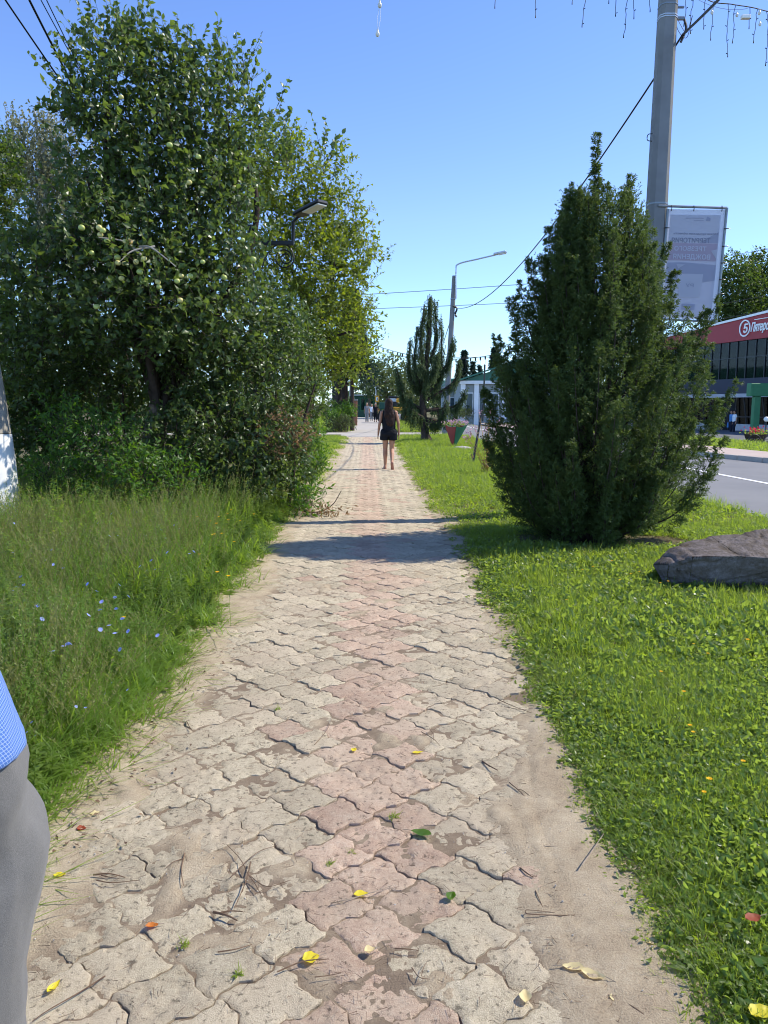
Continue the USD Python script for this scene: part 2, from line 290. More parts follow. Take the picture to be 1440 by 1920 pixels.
leafy("needle_far", [(0.0, (0.02, 0.036, 0.024)), (0.6, (0.045, 0.065, 0.04)), (1.0, (0.08, 0.10, 0.06))], 0.25, 0.6, 0.2, 2.2)
leafy("grass_lawn", [(0.0, (0.126, 0.182, 0.034)), (0.45, (0.203, 0.279, 0.053)), (0.85, (0.297, 0.361, 0.081)), (1.0, (0.514, 0.460, 0.294))], 0.55, 0.42, 0.4, 3.0)
leafy("grass_tall", [(0.0, (0.124, 0.196, 0.038)), (0.45, (0.252, 0.334, 0.060)), (0.8, (0.427, 0.433, 0.109)), (1.0, (0.849, 0.610, 0.341))], 0.52, 0.42, 0.4, 2.8)
leafy("grass_dry", [(0.0, (0.180, 0.190, 0.064)), (1.0, (0.342, 0.330, 0.144))], 0.35, 0.6, 0.3)
leafy("weed_leaf", [(0.0, (0.107, 0.156, 0.037)), (0.5, (0.210, 0.265, 0.058)), (1.0, (0.358, 0.392, 0.096))], 0.5, 0.36, 0.5, 3.0)
leafy("petal_blue", [(0.0, (0.30, 0.33, 0.62)), (1.0, (0.50, 0.52, 0.80))], 0.3, 0.7, 0.2)
leafy("petal_yellow", [(0.0, (0.70, 0.42, 0.01)), (1.0, (0.85, 0.62, 0.03))], 0.2, 0.7, 0.2)
leafy("petal_pink", [(0.0, (0.446, 0.280, 0.328)), (0.5, (0.540, 0.440, 0.468)), (1.0, (0.576, 0.608, 0.562))], 0.3, 0.7, 0.2)
leafy("petal_red", [(0.0, (0.5, 0.03, 0.03)), (1.0, (0.7, 0.5, 0.45))], 0.3, 0.7, 0.2)
leafy("fallen_yellow", [(0.0, (0.55, 0.48, 0.03)), (1.0, (0.72, 0.66, 0.10))], 0.25, 0.5, 0.4)
leafy("fallen_pale", [(0.0, (0.55, 0.48, 0.26)), (1.0, (0.7, 0.64, 0.4))], 0.25, 0.6, 0.3)
leafy("fallen_orange", [(0.0, (0.45, 0.16, 0.03)), (1.0, (0.6, 0.3, 0.06))], 0.25, 0.6, 0.3)
leafy("fallen_red", [(0.0, (0.25, 0.06, 0.025)), (1.0, (0.32, 0.09, 0.03))], 0.2, 0.6, 0.3)
leafy("stalk_yellow", [(0.0, (0.36, 0.25, 0.06)), (1.0, (0.5, 0.38, 0.12))], 0.2, 0.6, 0.3)
for nm, ca_, cb_ in (("apple_green", (0.30, 0.36, 0.09), (0.42, 0.45, 0.13)), ("apple_yellow", (0.45, 0.42, 0.13), (0.58, 0.50, 0.20)), ("apple_russet", (0.52, 0.26, 0.10), (0.50, 0.38, 0.14))): plain(nm, cb_, 0.35, 0.5, scale=14, col2=ca_)

# ---------------------------------------------------------------- the lie of the land
def xL(y): return np.interp(y, [1, 2.7, 4.8, 7.2, 10.8, 18, 27, 36, 120], [-1.20, -1.16, -1.10, -1.12, -1.14, -1.27, -1.5, -1.75, -4.4])
def xR(y): return np.interp(y, [1, 1.7, 2.7, 3.9, 5.8, 7.3, 10.8, 18, 27, 36, 120], [0.68, 0.69, 0.67, 0.78, 0.80, 0.83, 0.70, 0.57, 0.50, 0.42, -0.6])
def road_near(y): return 5.62 - 0.056 * np.asarray(y, float)
FAR_KERB = A([(19.5, 2), (14.0, 8.5), (11.6, 14), (10.6, 18), (10.0, 20.1), (9.5, 22.3), (9.1, 25), (8.7, 30), (7.6, 50), (5.9, 80), (3.4, 125), (-6.5, 300)])
def road_far(y): return np.interp(y, FAR_KERB[:, 1], FAR_KERB[:, 0])
def gz(x, y):
    """Height of the land: level at the path and road, falling gently towards the shops across the road."""
    return -0.55 * sstep(0, 1, (np.asarray(x, float) - road_far(y) - 1.0) / 17.0)
def lawn_lift(x, y):
    n = 0.05 * (fbm(np.stack([x, y, 0 * x], -1), 2.0, 2, 5) - 0.5)
    return (-0.05 + 0.065 * np.maximum(sstep(-0.10, 0.20, x + n - xR(y)), sstep(0.02, 0.30, xL(y) - x + n))) * (1 - sstep(-0.2, 0.05, x - road_near(y)))

gx = np.concatenate([[-600, -300, -150, -80, -50, -30, -20], np.arange(-14, 16.1, 0.3), [18, 20, 22, 24, 26, 28, 30, 34, 40, 50, 80, 150, 300, 600]])
gy = np.concatenate([[-300, -100, -40, -15, -6, -2], np.arange(0, 46, 0.3), np.arange(46, 130, 4), [140, 180, 260, 400, 700, 1200]])
X, Y = np.meshgrid(gx, gy)
Z = gz(X, Y) + np.where(Y < 40, lawn_lift(X, Y), -0.02) - 0.03 * (X > road_near(Y) - 0.1)
nx, ny = len(gx), len(gy)
idx = np.arange(nx * ny).reshape(ny, nx)
quads = np.stack([idx[:-1, :-1], idx[:-1, 1:], idx[1:, 1:], idx[1:, :-1]], -1).reshape(-1, 4)
obj("ground", (np.stack([X, Y, Z], -1).reshape(-1, 3), quads), "earth", smooth=True, kind="structure")
def glevel(x, y):
    """Ground level under plants."""
    return gz(x, y) + lawn_lift(x, y)

# road, markings, kerbs, far pavement
ys = np.concatenate([[-40, -10], np.arange(2, 40, 2.0), [50, 65, 80, 100, 125, 300]])
near = [(road_near(y), y) for y in ys]
farl = [(road_far(y) if y > 2 else 19.5, y) for y in ys]
obj("road", sheet(near + farl[::-1], 0.006), "asphalt", kind="structure")
lane = thing("road_marking", "white painted lane line along the grey road", "road marking", (0, 0, 0)); lane.SetCustomDataByKey("kind", "structure")
for a, b in ((8.0, 21.0), (25, 31), (35, 41), (45, 55)):
    pts = [(7.95 - 0.038 * y, y) for y in (a, b)]
    obj("line", sheet([(pts[0][0] - .06, a), (pts[0][0] + .06, a), (pts[1][0] + .06, b), (pts[1][0] - .06, b)], 0.011), "paint_line", lane)
kerb = thing("kerb", "", ""); kerb.ClearCustomData(); kerb.SetCustomDataByKey("kind", "structure")
kl = [FAR_KERB[0]]; total = 0
seg = FAR_KERB[:9]; dseg = np.r_[0, np.cumsum(np.linalg.norm(np.diff(seg, axis=0), axis=1))]
rng = np.random.default_rng(3)
s = 2.0
while s < dseg[-1] - 1.2 and s < 46:
    p = A([np.interp(s, dseg, seg[:, k]) for k in (0, 1)]); q = A([np.interp(s + 0.98, dseg, seg[:, k]) for k in (0, 1)])
    t = unit(q - p); nrm = A([t[1], -t[0]])
    b = box(0, 0.98, -0.16, 0.0, -0.1, 0.135 + rng.uniform(-.008, .008), 0.012)
    v = np.asarray(b.vertices); w = np.column_stack([p[0] + v[:, 0] * t[0] - v[:, 1] * nrm[0] * -1 * -1, p[1] + v[:, 0] * t[1] - v[:, 1] * nrm[1], v[:, 2]])
    w[:, 0] = p[0] + v[:, 0] * t[0] - v[:, 1] * nrm[0]
    m = trimesh.Trimesh(w, b.faces); m.fix_normals()
    obj("kerb_stone", m, "kerb_grey", kerb); s += 1.0
def off(d, lo=2, hi=60):
    return [(road_far(y) + d, y) for y in np.arange(lo, hi + .1, 2.0)]
walk = off(0.16, 4, 60) + off(2.1, 4, 60)[::-1]
obj("far_pavement", sheet(walk, lambda x, y: 0.125 + 0 * x), "walk_pink", kind="structure")
obj("shop_forecourt", sheet([(road_far(y) + 8.0, y) for y in np.arange(10, 70, 3.0)] + [(60, 70), (60, 10)], lambda x, y: gz(x, y) + 0.02, 2.0), "asphalt_dark", kind="structure")
# the walk that crosses the path, and the path going on behind it
obj("crossing_walk", sheet([(-30, 37.2), (-12, 37.6), (-1.9, 37.0), (0.7, 37.0), (road_near(38.5) + .1, 37.2), (road_near(43) + .1, 43.0), (-12, 43.2), (-30, 42.0)], 0.0), "walk_pale", kind="structure")
obj("far_path", sheet([(-2.05, 42.9), (0.25, 42.9), (-0.9, 125), (-4.4, 125)], 0.0), "walk_pale", kind="structure")

# ---------------------------------------------------------------- the paved path
HEAD = -0.022
la, lb = A([0.137, 0.127]), A([0.137, -0.127])
def paver_outline(n):
    """One paver: a rhombus whose four sides are S-shaped waves, so that it locks into its neighbours."""
    t = np.linspace(0, 1, n, endpoint=False)
    w = 0.014 * np.sin(2 * PI * t) + 0.005 * np.sin(6 * PI * t)
    def side(p, e):
        nrm = A([-e[1], e[0]]) / np.linalg.norm(e); return p + t[:, None] * e + w[:, None] * nrm
    c = -(la + lb) / 2
    bottom, right = side(c, lb), side(c + lb, la)
    top, left = side(c + la, lb), side(c, la)
    return np.vstack([bottom, right, np.vstack([top[1:], [c + la + lb]])[::-1], np.vstack([left[1:], [c + la]])[::-1]])
def paver_template(n, res):
    pg = Polygon(paver_outline(n)).buffer(-0.002)
    ring = A(pg.exterior.coords)[:-1]
    if res is None:
        inner = A(pg.buffer(-0.012).segmentize(0.05).simplify(0.004).exterior.coords)[:-1]; pts = np.vstack([ring, inner, [[0, 0]]])
    else:
        ring = A(pg.segmentize(res).exterior.coords)[:-1]
        i2 = A(pg.buffer(-res * 0.6).segmentize(res).exterior.coords)[:-1]
        b = pg.bounds; gxx, gyy = np.meshgrid(np.arange(b[0], b[2], res), np.arange(b[1], b[3], res))
        gxx = gxx + (np.arange(gxx.shape[0]) % 2)[:, None] * res / 2
        g = np.stack([gxx.ravel(), gyy.ravel()], 1); ins = contains_xy(pg.buffer(-res * 1.3), g[:, 0], g[:, 1])
        pts = np.vstack([ring, i2, g[ins]])
    tri = Delaunay(pts).simplices; c = pts[tri].mean(1); tri = tri[contains_xy(pg.buffer(1e-5), c[:, 0], c[:, 1])]
    a, b, c = (pts[tri[:, k]] for k in range(3))
    flip = ((b - a)[:, 0] * (c - a)[:, 1] - (b - a)[:, 1] * (c - a)[:, 0]) < 0
    tri[flip] = tri[flip][:, ::-1]
    edge = A([pg.exterior.distance(Point(p)) for p in pts]); nr = len(ring)
    k = np.arange(nr); k2 = (k + 1) % nr; m = len(pts)
    skirt = np.vstack([np.stack([k, m + k, m + k2], 1), np.stack([k, m + k2, k2], 1)])
    P = np.vstack([pts, ring]); E = np.r_[edge, np.full(nr, -1.0)]
    return P, np.vstack([tri, skirt]), E
TIERS = [paver_template(12, 0.0132), paver_template(10, 0.028), paver_template(6, None)]
ch, sh = math.cos(HEAD), math.sin(HEAD)
cells = []
for i in range(-60, 200):
    for j in range(-200, 60):
        p = i * la + j * lb
        x, y = p[0] * ch + p[1] * sh, -p[0] * sh + p[1] * ch
        x, y = p[0] + HEAD * p[1] + 0.02, p[1]
        if 1.15 < y < 37.0 and xL(y) - 0.04 < x < min(xR(y) - 0.02, 0.80): cells.append((math.hypot(x, y), x, y, p[0]))
cells.sort()
def paver_mesh(x, y, lx, tier, rng):
    P, F, E = TIERS[tier]
    wx, wy = P[:, 0] * ch + P[:, 1] * sh, -P[:, 0] * -sh * 0 + P[:, 1] + P[:, 0] * 0
    wx = x + P[:, 0] + HEAD * P[:, 1]; wy = y + P[:, 1]
    q = np.stack([wx, wy, np.full(len(wx), rng.uniform(0, 50))], -1)
    worn = rng.beta(1.2, 2.2)
    z = rng.normal(0, 0.0022) + P[:, 0] * rng.normal(0, 0.016) + P[:, 1] * rng.normal(0, 0.016)
    if tier < 2:
        z = z - 0.0050 * np.exp(-np.maximum(E, 0) / (0.0025 + 0.005 * worn)) - (0.006 + 0.020 * worn) * np.clip(fbm(q, 17, 3, 2) - 0.47, 0, 1) - 0.004 * (0.4 + worn) * (fbm(q, 70, 2, 9) - 0.5)
        spall = sstep(0.50, 0.56, fbm(q + 3, 13, 3, 14) + 0.20 * (worn - 0.45))             # where the top skin has crumbled away
        z = z - spall * (0.0035 + 0.010 * (fbm(q, 95, 2, 19) - 0.35) + 0.006 * (fbm(q, 40, 2, 23) - .5))
        z = z - 0.0045 * np.exp(-((fbm(q + 7, 7, 3, 44) - 0.5) / 0.012) ** 2) * (worn > .35) - 0.004 * np.abs(fbm(q, 30, 3, 47) - .5) * 2 * (0.5 + worn)
        k = (E < 0.012)[:, None] * (fbm(q, 24, 2, 4)[:, None] - 0.40) * (0.006 + 0.012 * worn)
        d = -unit(np.stack([P[:, 0], P[:, 1]], -1)) * k
        wx, wy = wx + d[:, 0], wy + d[:, 1]
    else:
        z = z - 0.006 * (E < 0.002) - 0.006 * (fbm(q, 17, 2, 2) - 0.5)
    z = np.where(E < 0, -0.05, z)
    return np.stack([wx, wy, z], -1), F
path = thing("path", "", ""); path.ClearCustomData(); path.SetCustomDataByKey("kind", "structure")
rest = {}
rng = np.random.default_rng(11)
for n, (_, x, y, lx) in enumerate(cells):
    pink = abs(lx + 0.02) < 0.24 or lx < -0.96
    if rng.random() < 0.05: pink = not pink
    m = f"paver_{'pink' if pink else 'grey'}_{'abc'[rng.integers(3)]}"
    v, f = paver_mesh(x, y, lx, 0 if y < 3.3 else 1 if n < 300 else 2, rng)
    if n < 300: obj("paver", (v, f), m, path, smooth=40)
    else: rest.setdefault(m, []).append((v, f))
for m, ps in rest.items():
    o = np.cumsum([0] + [len(v) for v, _ in ps])
    obj("paver_field", (np.vstack([v for v, _ in ps]), np.vstack([f + k for (_, f), k in zip(ps, o)])), m, path, kind="stuff")

# sand and dust between and over the pavers
def sand_height(x, y):
    p = np.stack([x, y, 0 * x], -1)
    n = fbm(p, 1.9, 4, 21); n2 = fbm(p, 6.0, 3, 31)
    h = -0.0102 + 0.0214 * sstep(-0.33, -0.12, x - xR(y) - 0.20 * sstep(2.5, 4.0, y) + 0.34 * (n - 0.5) + 0.10 * (n2 - 0.5)) + 0.018 * sstep(-0.28, 0.02, xL(y) - x + 0.30 * (n - 0.5))
    h += 0.014 * sstep(0.64, 0.82, n2 * 0.6 + n * 0.4) + 0.007 * (n2 - 0.5)
    # bicycle tyre prints along the right side
    for cx0, wd, ph in ((0.50, 0.022, 0.0), (0.60, 0.020, 2.0), (0.415, 0.018, 1.0)):
        c = cx0 + 0.04 * np.sin(y * 1.3 + ph) + (xR(y) - 0.68)
        m = np.exp(-((x - c) / wd) ** 2)
        h += m * (0.0028 * np.sin(y * 2 * PI / 0.024 + np.abs(x - c) * 160) - 0.0025)
    h += 0.006 * (fbm(p, 34, 3, 41) - 0.5) + 0.0034 * (fbm(p, 110, 2, 51) - 0.5)
    return h
def sand_grid(y0, y1, step):
    yy = np.arange(y0, y1 + step / 2, step); tt = np.arange(-0.42, 1.0, 0.0) if False else None
    n = int(2.75 / step); k = np.linspace(0, 1, n)
    YY = np.repeat(yy[:, None], n, 1); XX = (xL(YY) - 0.45) + k[None] * (xR(YY) + 0.45 - xL(YY) + 0.45)
    ZZ = sand_height(XX, YY); i = np.arange(YY.size).reshape(YY.shape)
    return np.stack([XX, YY, ZZ], -1).reshape(-1, 3), np.stack([i[:-1, :-1], i[:-1, 1:], i[1:, 1:], i[1:, :-1]], -1).reshape(-1, 4)
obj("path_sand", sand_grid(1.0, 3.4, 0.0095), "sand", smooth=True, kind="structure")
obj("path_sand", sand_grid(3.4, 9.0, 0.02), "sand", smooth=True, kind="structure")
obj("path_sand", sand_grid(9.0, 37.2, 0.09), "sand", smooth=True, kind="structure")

# ---------------------------------------------------------------- foliage tools
def leaves(P, D, N, L, W, fold=0.25, droop=0.15, fine=False):
    """Many leaves as one mesh: each is a blade folded along its midrib, from P along D, facing N."""
    P, D = np.asarray(P, float), unit(D); L = np.broadcast_to(L, len(P))[:, None]; W = np.broadcast_to(W, len(P))[:, None]
    S = unit(np.cross(D, N)); N = np.cross(S, D)
    if fine:
        v = np.stack([P, P + D * .28 * L - S * W * .42 + N * fold * W * .4, P + D * .30 * L, P + D * .28 * L + S * W * .42 + N * fold * W * .4,
                      P + D * .62 * L - S * W * .44 + N * (fold * W * .4 - droop * L * .25), P + D * .65 * L - N * droop * L * .3, P + D * .62 * L + S * W * .44 + N * (fold * W * .4 - droop * L * .25), P + D * L * .98 - N * droop * L], 1)
        t = A([(0, 2, 1), (0, 3, 2), (1, 2, 5), (1, 5, 4), (2, 3, 6), (2, 6, 5), (4, 5, 7), (5, 6, 7)])
    else:
        v = np.stack([P, P + D * .45 * L - S * W * .5 + N * fold * W * .5, P + D * .5 * L, P + D * .45 * L + S * W * .5 + N * fold * W * .5, P + D * L - N * droop * L], 1)
        t = A([(0, 2, 1), (0, 3, 2), (1, 2, 4), (2, 3, 4)])
    k = v.shape[1]
    return v.reshape(-1, 3), (t[None] + (np.arange(len(P)) * k)[:, None, None]).reshape(-1, 3)
def merge(parts):
    o = np.cumsum([0] + [len(v) for v, _ in parts]); return np.vstack([v for v, _ in parts]), np.vstack([f + k for (_, f), k in zip(parts, o)])
def strips(P0, P1, w, bend=None):
    """Thin three-sided twigs from P0 to P1."""
    d = unit(P1 - P0); a = unit(np.cross(d, A([0.3, 0.2, 1.0]))); b = np.cross(d, a); w = np.broadcast_to(w, len(P0))[:, None]
    ring = [np.cos(k) * a + np.sin(k) * b for k in (0, 2.1, 4.2)]
    v = np.stack([P0 + r * w for r in ring] + [P1 + r * w * 0.4 for r in ring], 1)
    t = A([(0, 1, 4), (0, 4, 3), (1, 2, 5), (1, 5, 4), (2, 0, 3), (2, 3, 5)])
    return v.reshape(-1, 3), (t[None] + (np.arange(len(P0)) * 6)[:, None, None]).reshape(-1, 3)
def sphere_dirs(rng, n):
    return unit(rng.normal(size=(n, 3)))
def blob_points(rng, blobs, n, shell=(0.45, 1.0), flat=0.85):
    """Points through clumps given as (centre, radius); denser towards each clump's skin."""
    C = A([b[0] for b in blobs]); R = A([b[1] for b in blobs]); w = R ** 2; k = rng.choice(len(R), n, p=w / w.sum())
    d = sphere_dirs(rng, n)
    r = R[k] * (shell[0] + (shell[1] - shell[0]) * rng.random(n) ** 0.6)
    p = C[k] + d * r[:, None] * A([1, 1, 1])
    wob = 0.75 + 0.5 * meshkit.noise(p * 1.1, 7)                      # lobes and gaps
    p = C[k] + (p - C[k]) * wob[:, None]
    return p, d, k
def shoots(rng, P, Dir, length, k, L, W, droop=0.15, spread=0.8, fine=False, up=0.5, jitter=0.35):
    """Leaves set along short shoots that start at P and run along Dir."""
    n = len(P); Dir = unit(Dir); length = np.broadcast_to(length, n)
    t = (np.arange(k)[None] + rng.random((n, k)) * 0.8) / k
    pts = P[:, None] + Dir[:, None] * (t * length[:, None])[..., None]
    pts[..., 2] -= 0.12 * (t ** 2) * length[:, None]
    side = sphere_dirs(rng, n * k).reshape(n, k, 3)
    D = Dir[:, None] * 0.55 + side * spread + A([0, 0, -0.12])
    N = sphere_dirs(rng, n * k).reshape(n, k, 3) * (1 - up) + A([0.62, -0.25, 0.72]) * up + jitter * 0
    s = rng.uniform(0.65, 1.15, n * k)
    lf = leaves(pts.reshape(-1, 3), D.reshape(-1, 3), N.reshape(-1, 3), L * s, W * s, droop=droop, fine=fine)
    end = P + Dir * length[:, None]; end[:, 2] -= 0.12 * length
    return lf, strips(P - Dir * 0.1, end, 0.0035)
def px(blobs, dj=0.0):
    """Clumps seen at picture position (u, v) with radius r, standing d metres ahead, as places in the land."""
    return [(at(u, v, d), r * d / FOCAL) for u, v, r, d in blobs]
def limb(a, b, r0, r1, rng, bend=0.15, n=5):
    a, b = np.asarray(a, float), np.asarray(b, float); d = b - a; L = np.linalg.norm(d)
    mid = a + d * 0.5 + rng.normal(0, bend * L * 0.35, 3) + A([0, 0, bend * L * 0.3])
    c = curve([a, mid, b], n); return tube(c, np.linspace(r0, r1, len(c)), 6)
def scatter(name, protos, pos, which, scale, rng, parent=None, tilt=0.15, kind="stuff", zscale=None, **kw):
    """One PointInstancer of small plants (grass and the like)."""
    path_ = numbered(where(parent), name)
    pi = UsdGeom.PointInstancer.Define(stage, path_)
    for k, (m, mt) in enumerate(protos):
        usdkit.mesh(stage, f"{path_}/kind_{'abcdefghijkl'[k]}", m, M[mt])
        pi.CreatePrototypesRel().AddTarget(f"{path_}/kind_{'abcdefghijkl'[k]}")
    n = len(pos); yaw = rng.uniform(0, 2 * PI, n); ta = rng.normal(0, tilt, n) / 2; td = rng.uniform(0, 2 * PI, n)
    c, s = np.cos(yaw / 2), np.sin(yaw / 2); tc, tx, ty = np.cos(ta), np.sin(ta) * np.cos(td), np.sin(ta) * np.sin(td)
    q = np.stack([tc * c, tx * c + ty * s, ty * c - tx * s, tc * s], 1)
    pi.CreatePositionsAttr(Vt.Vec3fArray.FromNumpy(np.asarray(pos, np.float32)))
    pi.CreateProtoIndicesAttr(Vt.IntArray.FromNumpy(np.asarray(which, np.int32)))
    pi.CreateOrientationsAttr(Vt.QuathArray([Gf.Quath(float(a), float(b), float(e), float(d)) for a, b, e, d in q]))
    sc = np.asarray(scale, np.float32); zs = sc if zscale is None else sc * zscale
    pi.CreateScalesAttr(Vt.Vec3fArray.FromNumpy(np.stack([sc, sc, zs], 1).astype(np.float32)))
    return tag(pi.GetPrim(), kind=kind, **kw)
def tuft(rng, n, h, spread, w, lean=0.5, segs=3):
    """A clump of n curved grass blades."""
    r = spread * np.sqrt(rng.random(n)); a = rng.uniform(0, 2 * PI, n); b = np.stack([r * np.cos(a), r * np.sin(a), -0.01 + 0 * a], 1)
    az = rng.uniform(0, 2 * PI, n); out = np.stack([np.cos(az), np.sin(az), 0 * az], 1); side = np.stack([-np.sin(az), np.cos(az), 0 * az], 1)
    H = h * rng.uniform(0.5, 1.1, n)[:, None]; ln = (lean * rng.uniform(0.2, 1.3, n))[:, None]; W = w * rng.uniform(0.7, 1.3, n)[:, None]
    v = []
    for t in np.linspace(0, 1, segs + 1):
        c = b + A([0, 0, 1.0]) * H * (t - 0.25 * ln * t * t) + out * H * ln * t * t
        ww = W * (1 - 0.75 * t ** 1.5) / 2
        v += [c - side * ww, c + side * ww] if t < 1 else [c]
    v = np.stack(v, 1); t = []
    for k in range(segs - 1): t += [(2 * k, 2 * k + 1, 2 * k + 3), (2 * k, 2 * k + 3, 2 * k + 2)]
    t += [(2 * segs - 2, 2 * segs - 1, 2 * segs)]
    return v.reshape(-1, 3), (A(t)[None] + (np.arange(n) * v.shape[1])[:, None, None]).reshape(-1, 3)
def leafmat(rng, n, r, h, L, W, flatness=0.6, fine=False):
    """A low mat of small leaves (clover, knotgrass)."""
    rr = r * np.sqrt(rng.random(n)); a = rng.uniform(0, 2 * PI, n)
    p = np.stack([rr * np.cos(a), rr * np.sin(a), h * (0.15 + 0.85 * rng.random(n)) * (1 - 0.3 * rr / r)], 1)
    az = rng.uniform(0, 2 * PI, n); D = np.stack([np.cos(az), np.sin(az), rng.normal(0.15, 0.45, n)], 1)
    N = sphere_dirs(rng, n) * (1 - flatness) + A([0, 0, 1.0]) * flatness
    s = rng.uniform(0.6, 1.3, n); return leaves(p, D, N, L * s, W * s, fine=fine)
def rosette(rng, n, L, W, rise=0.5, fine=True):
    az = np.arange(n) * 2.4 + rng.uniform(0, 0.4, n); s = rng.uniform(0.6, 1.1, n); el = rng.uniform(0.15, 1.0, n) * rise
    D = np.stack([np.cos(az), np.sin(az), el], 1); N = np.stack([-np.cos(az) * el, -np.sin(az) * el, 1 + 0 * az], 1)
    return leaves(np.zeros((n, 3)) + A([0, 0, 0.005]), D, N, L * s, W * s, fold=0.35, droop=0.25, fine=fine)
def herb(rng, h, n, L, W, lean=0.1, side=0):
    """An upright leafy weed: a bent stem with leaves up its length."""
    az = rng.uniform(0, 2 * PI); tip = A([math.cos(az) * lean * h, math.sin(az) * lean * h, h])
    t = np.sort(rng.random(n)) * 0.9 + 0.08; p = t[:, None] * tip * A([1, 1, 1]); a = rng.uniform(0, 2 * PI, n)
    s = (1.1 - 0.7 * t) * rng.uniform(0.7, 1.2, n)
    D = np.stack([np.cos(a), np.sin(a), rng.uniform(0.1, 0.9, n)], 1); N = np.stack([-np.cos(a) * .5, -np.sin(a) * .5, 1 + 0 * a], 1) + sphere_dirs(rng, n) * 0.4
    parts = [leaves(p, D, N, L * s, W * s, droop=0.3, fine=True), strips(np.zeros((1, 3)), tip[None], 0.0022)]
    return merge(parts)

# ---------------------------------------------------------------- lawn on the right
def lay(rng, n, xf, y0, y1, ok):
    """n random spots (even over the ground) between y0 and y1 with x from xf(y), kept where ok."""
    y = np.sqrt(rng.random(n) * (y1 ** 2 - y0 ** 2) + y0 ** 2); lo, hi = xf(y); x = lo + rng.random(n) * (hi - lo)
    k = ok(x, y); return x[k], y[k]
rng = np.random.default_rng(101)
lp = [(leafmat(rng, 55, 0.11, 0.055, 0.026, 0.016, 0.45), "grass_lawn"), (leafmat(rng, 46, 0.10, 0.075, 0.036, 0.018, 0.4, True), "weed_leaf"),
      (tuft(rng, 34, 0.11, 0.07, 0.0036, 0.9), "grass_lawn"), (tuft(rng, 22, 0.15, 0.06, 0.004, 0.7), "grass_lawn"),
      (rosette(rng, 9, 0.11, 0.030, 0.7), "weed_leaf"), (merge([herb(rng, 0.10, 9, 0.03, 0.014) for _ in range(1)]), "grass_lawn"), (tuft(rng, 14, 0.12, 0.07, 0.003, 1.1), "grass_dry")]
JUN = A([2.18, 8.45])
def lawn_ok(x, y):
    n = fbm(np.stack([x, y, 0 * x], -1), 3.2, 3, 61)
    n2 = fbm(np.stack([x, y, 0 * x + 3], -1), 11, 2, 62); edge = x - xR(y) + 0.13 - 0.50 * (n - 0.5) - 0.16 * (n2 - .5)
    bare = (np.hypot((x - JUN[0] - 0.2) / 1.15, (y - JUN[1] + 0.1) / 0.55) < 0.9 + 0.5 * (n - 0.5))
    return (edge > 0.0) & (np.random.default_rng(5).random(len(x)) < sstep(-0.02, 0.30, edge) * 0.9 + 0.10) & (x < road_near(y) + 0.12 * (n - .5)) & ~bare & ~((y > 36.8) & (y < 43.2))
def wedge_right(y): return xR(y) - 0.22, np.maximum(xR(y) + 0.4, np.minimum(0.56 * y + 0.35, road_near(y) + 0.05))
P, W_, S_, Zs = [], [], [], []
for n, y0, y1, sc in ((8000, 1.3, 4.2, 0.66), (8000, 4.2, 9.5, 0.92), (6000, 9.5, 20, 1.35), (4200, 20, 37, 1.9), (1500, 43.2, 70, 2.6)):
    x, y = lay(rng, n, wedge_right, y0, y1, lawn_ok)
    big = fbm(np.stack([x, y, 0 * x], -1), 0.8, 2, 71)
    edge = np.clip((x - xR(y) + .12) / 0.5, 0.25, 1)
    w = rng.choice(7, len(x), p=[0.30, 0.15, 0.24, 0.14, 0.04, 0.09, 0.04])
    cl = fbm(np.stack([x, y, 0 * x + 9], -1), 1.6, 2, 73); w2 = rng.choice(7, len(x), p=[0.42, 0.34, 0.05, 0.04, 0.07, 0.07, 0.01]); w3 = rng.choice(7, len(x), p=[0.08, 0.04, 0.42, 0.30, 0.02, 0.06, 0.08]); w = np.where((cl > .56) & (rng.random(len(x)) < .7), w2, np.where((cl < .43) & (rng.random(len(x)) < .6), w3, w))
    w = np.where((y > 9) & (w == 1), 2, w)
    P.append(np.stack([x, y, glevel(x, y) - 0.004], 1)); W_.append(w); S_.append(sc * rng.uniform(0.7, 1.25, len(x)) * (0.75 + 0.5 * big)); Zs.append(0.4 + 0.75 * edge * (0.7 + 0.6 * big))
scatter("lawn_grass", lp, np.vstack(P), np.concatenate(W_), np.concatenate(S_), rng, zscale=np.concatenate(Zs), label="short sunlit green lawn of grass and clover between path and road", cat="grass")

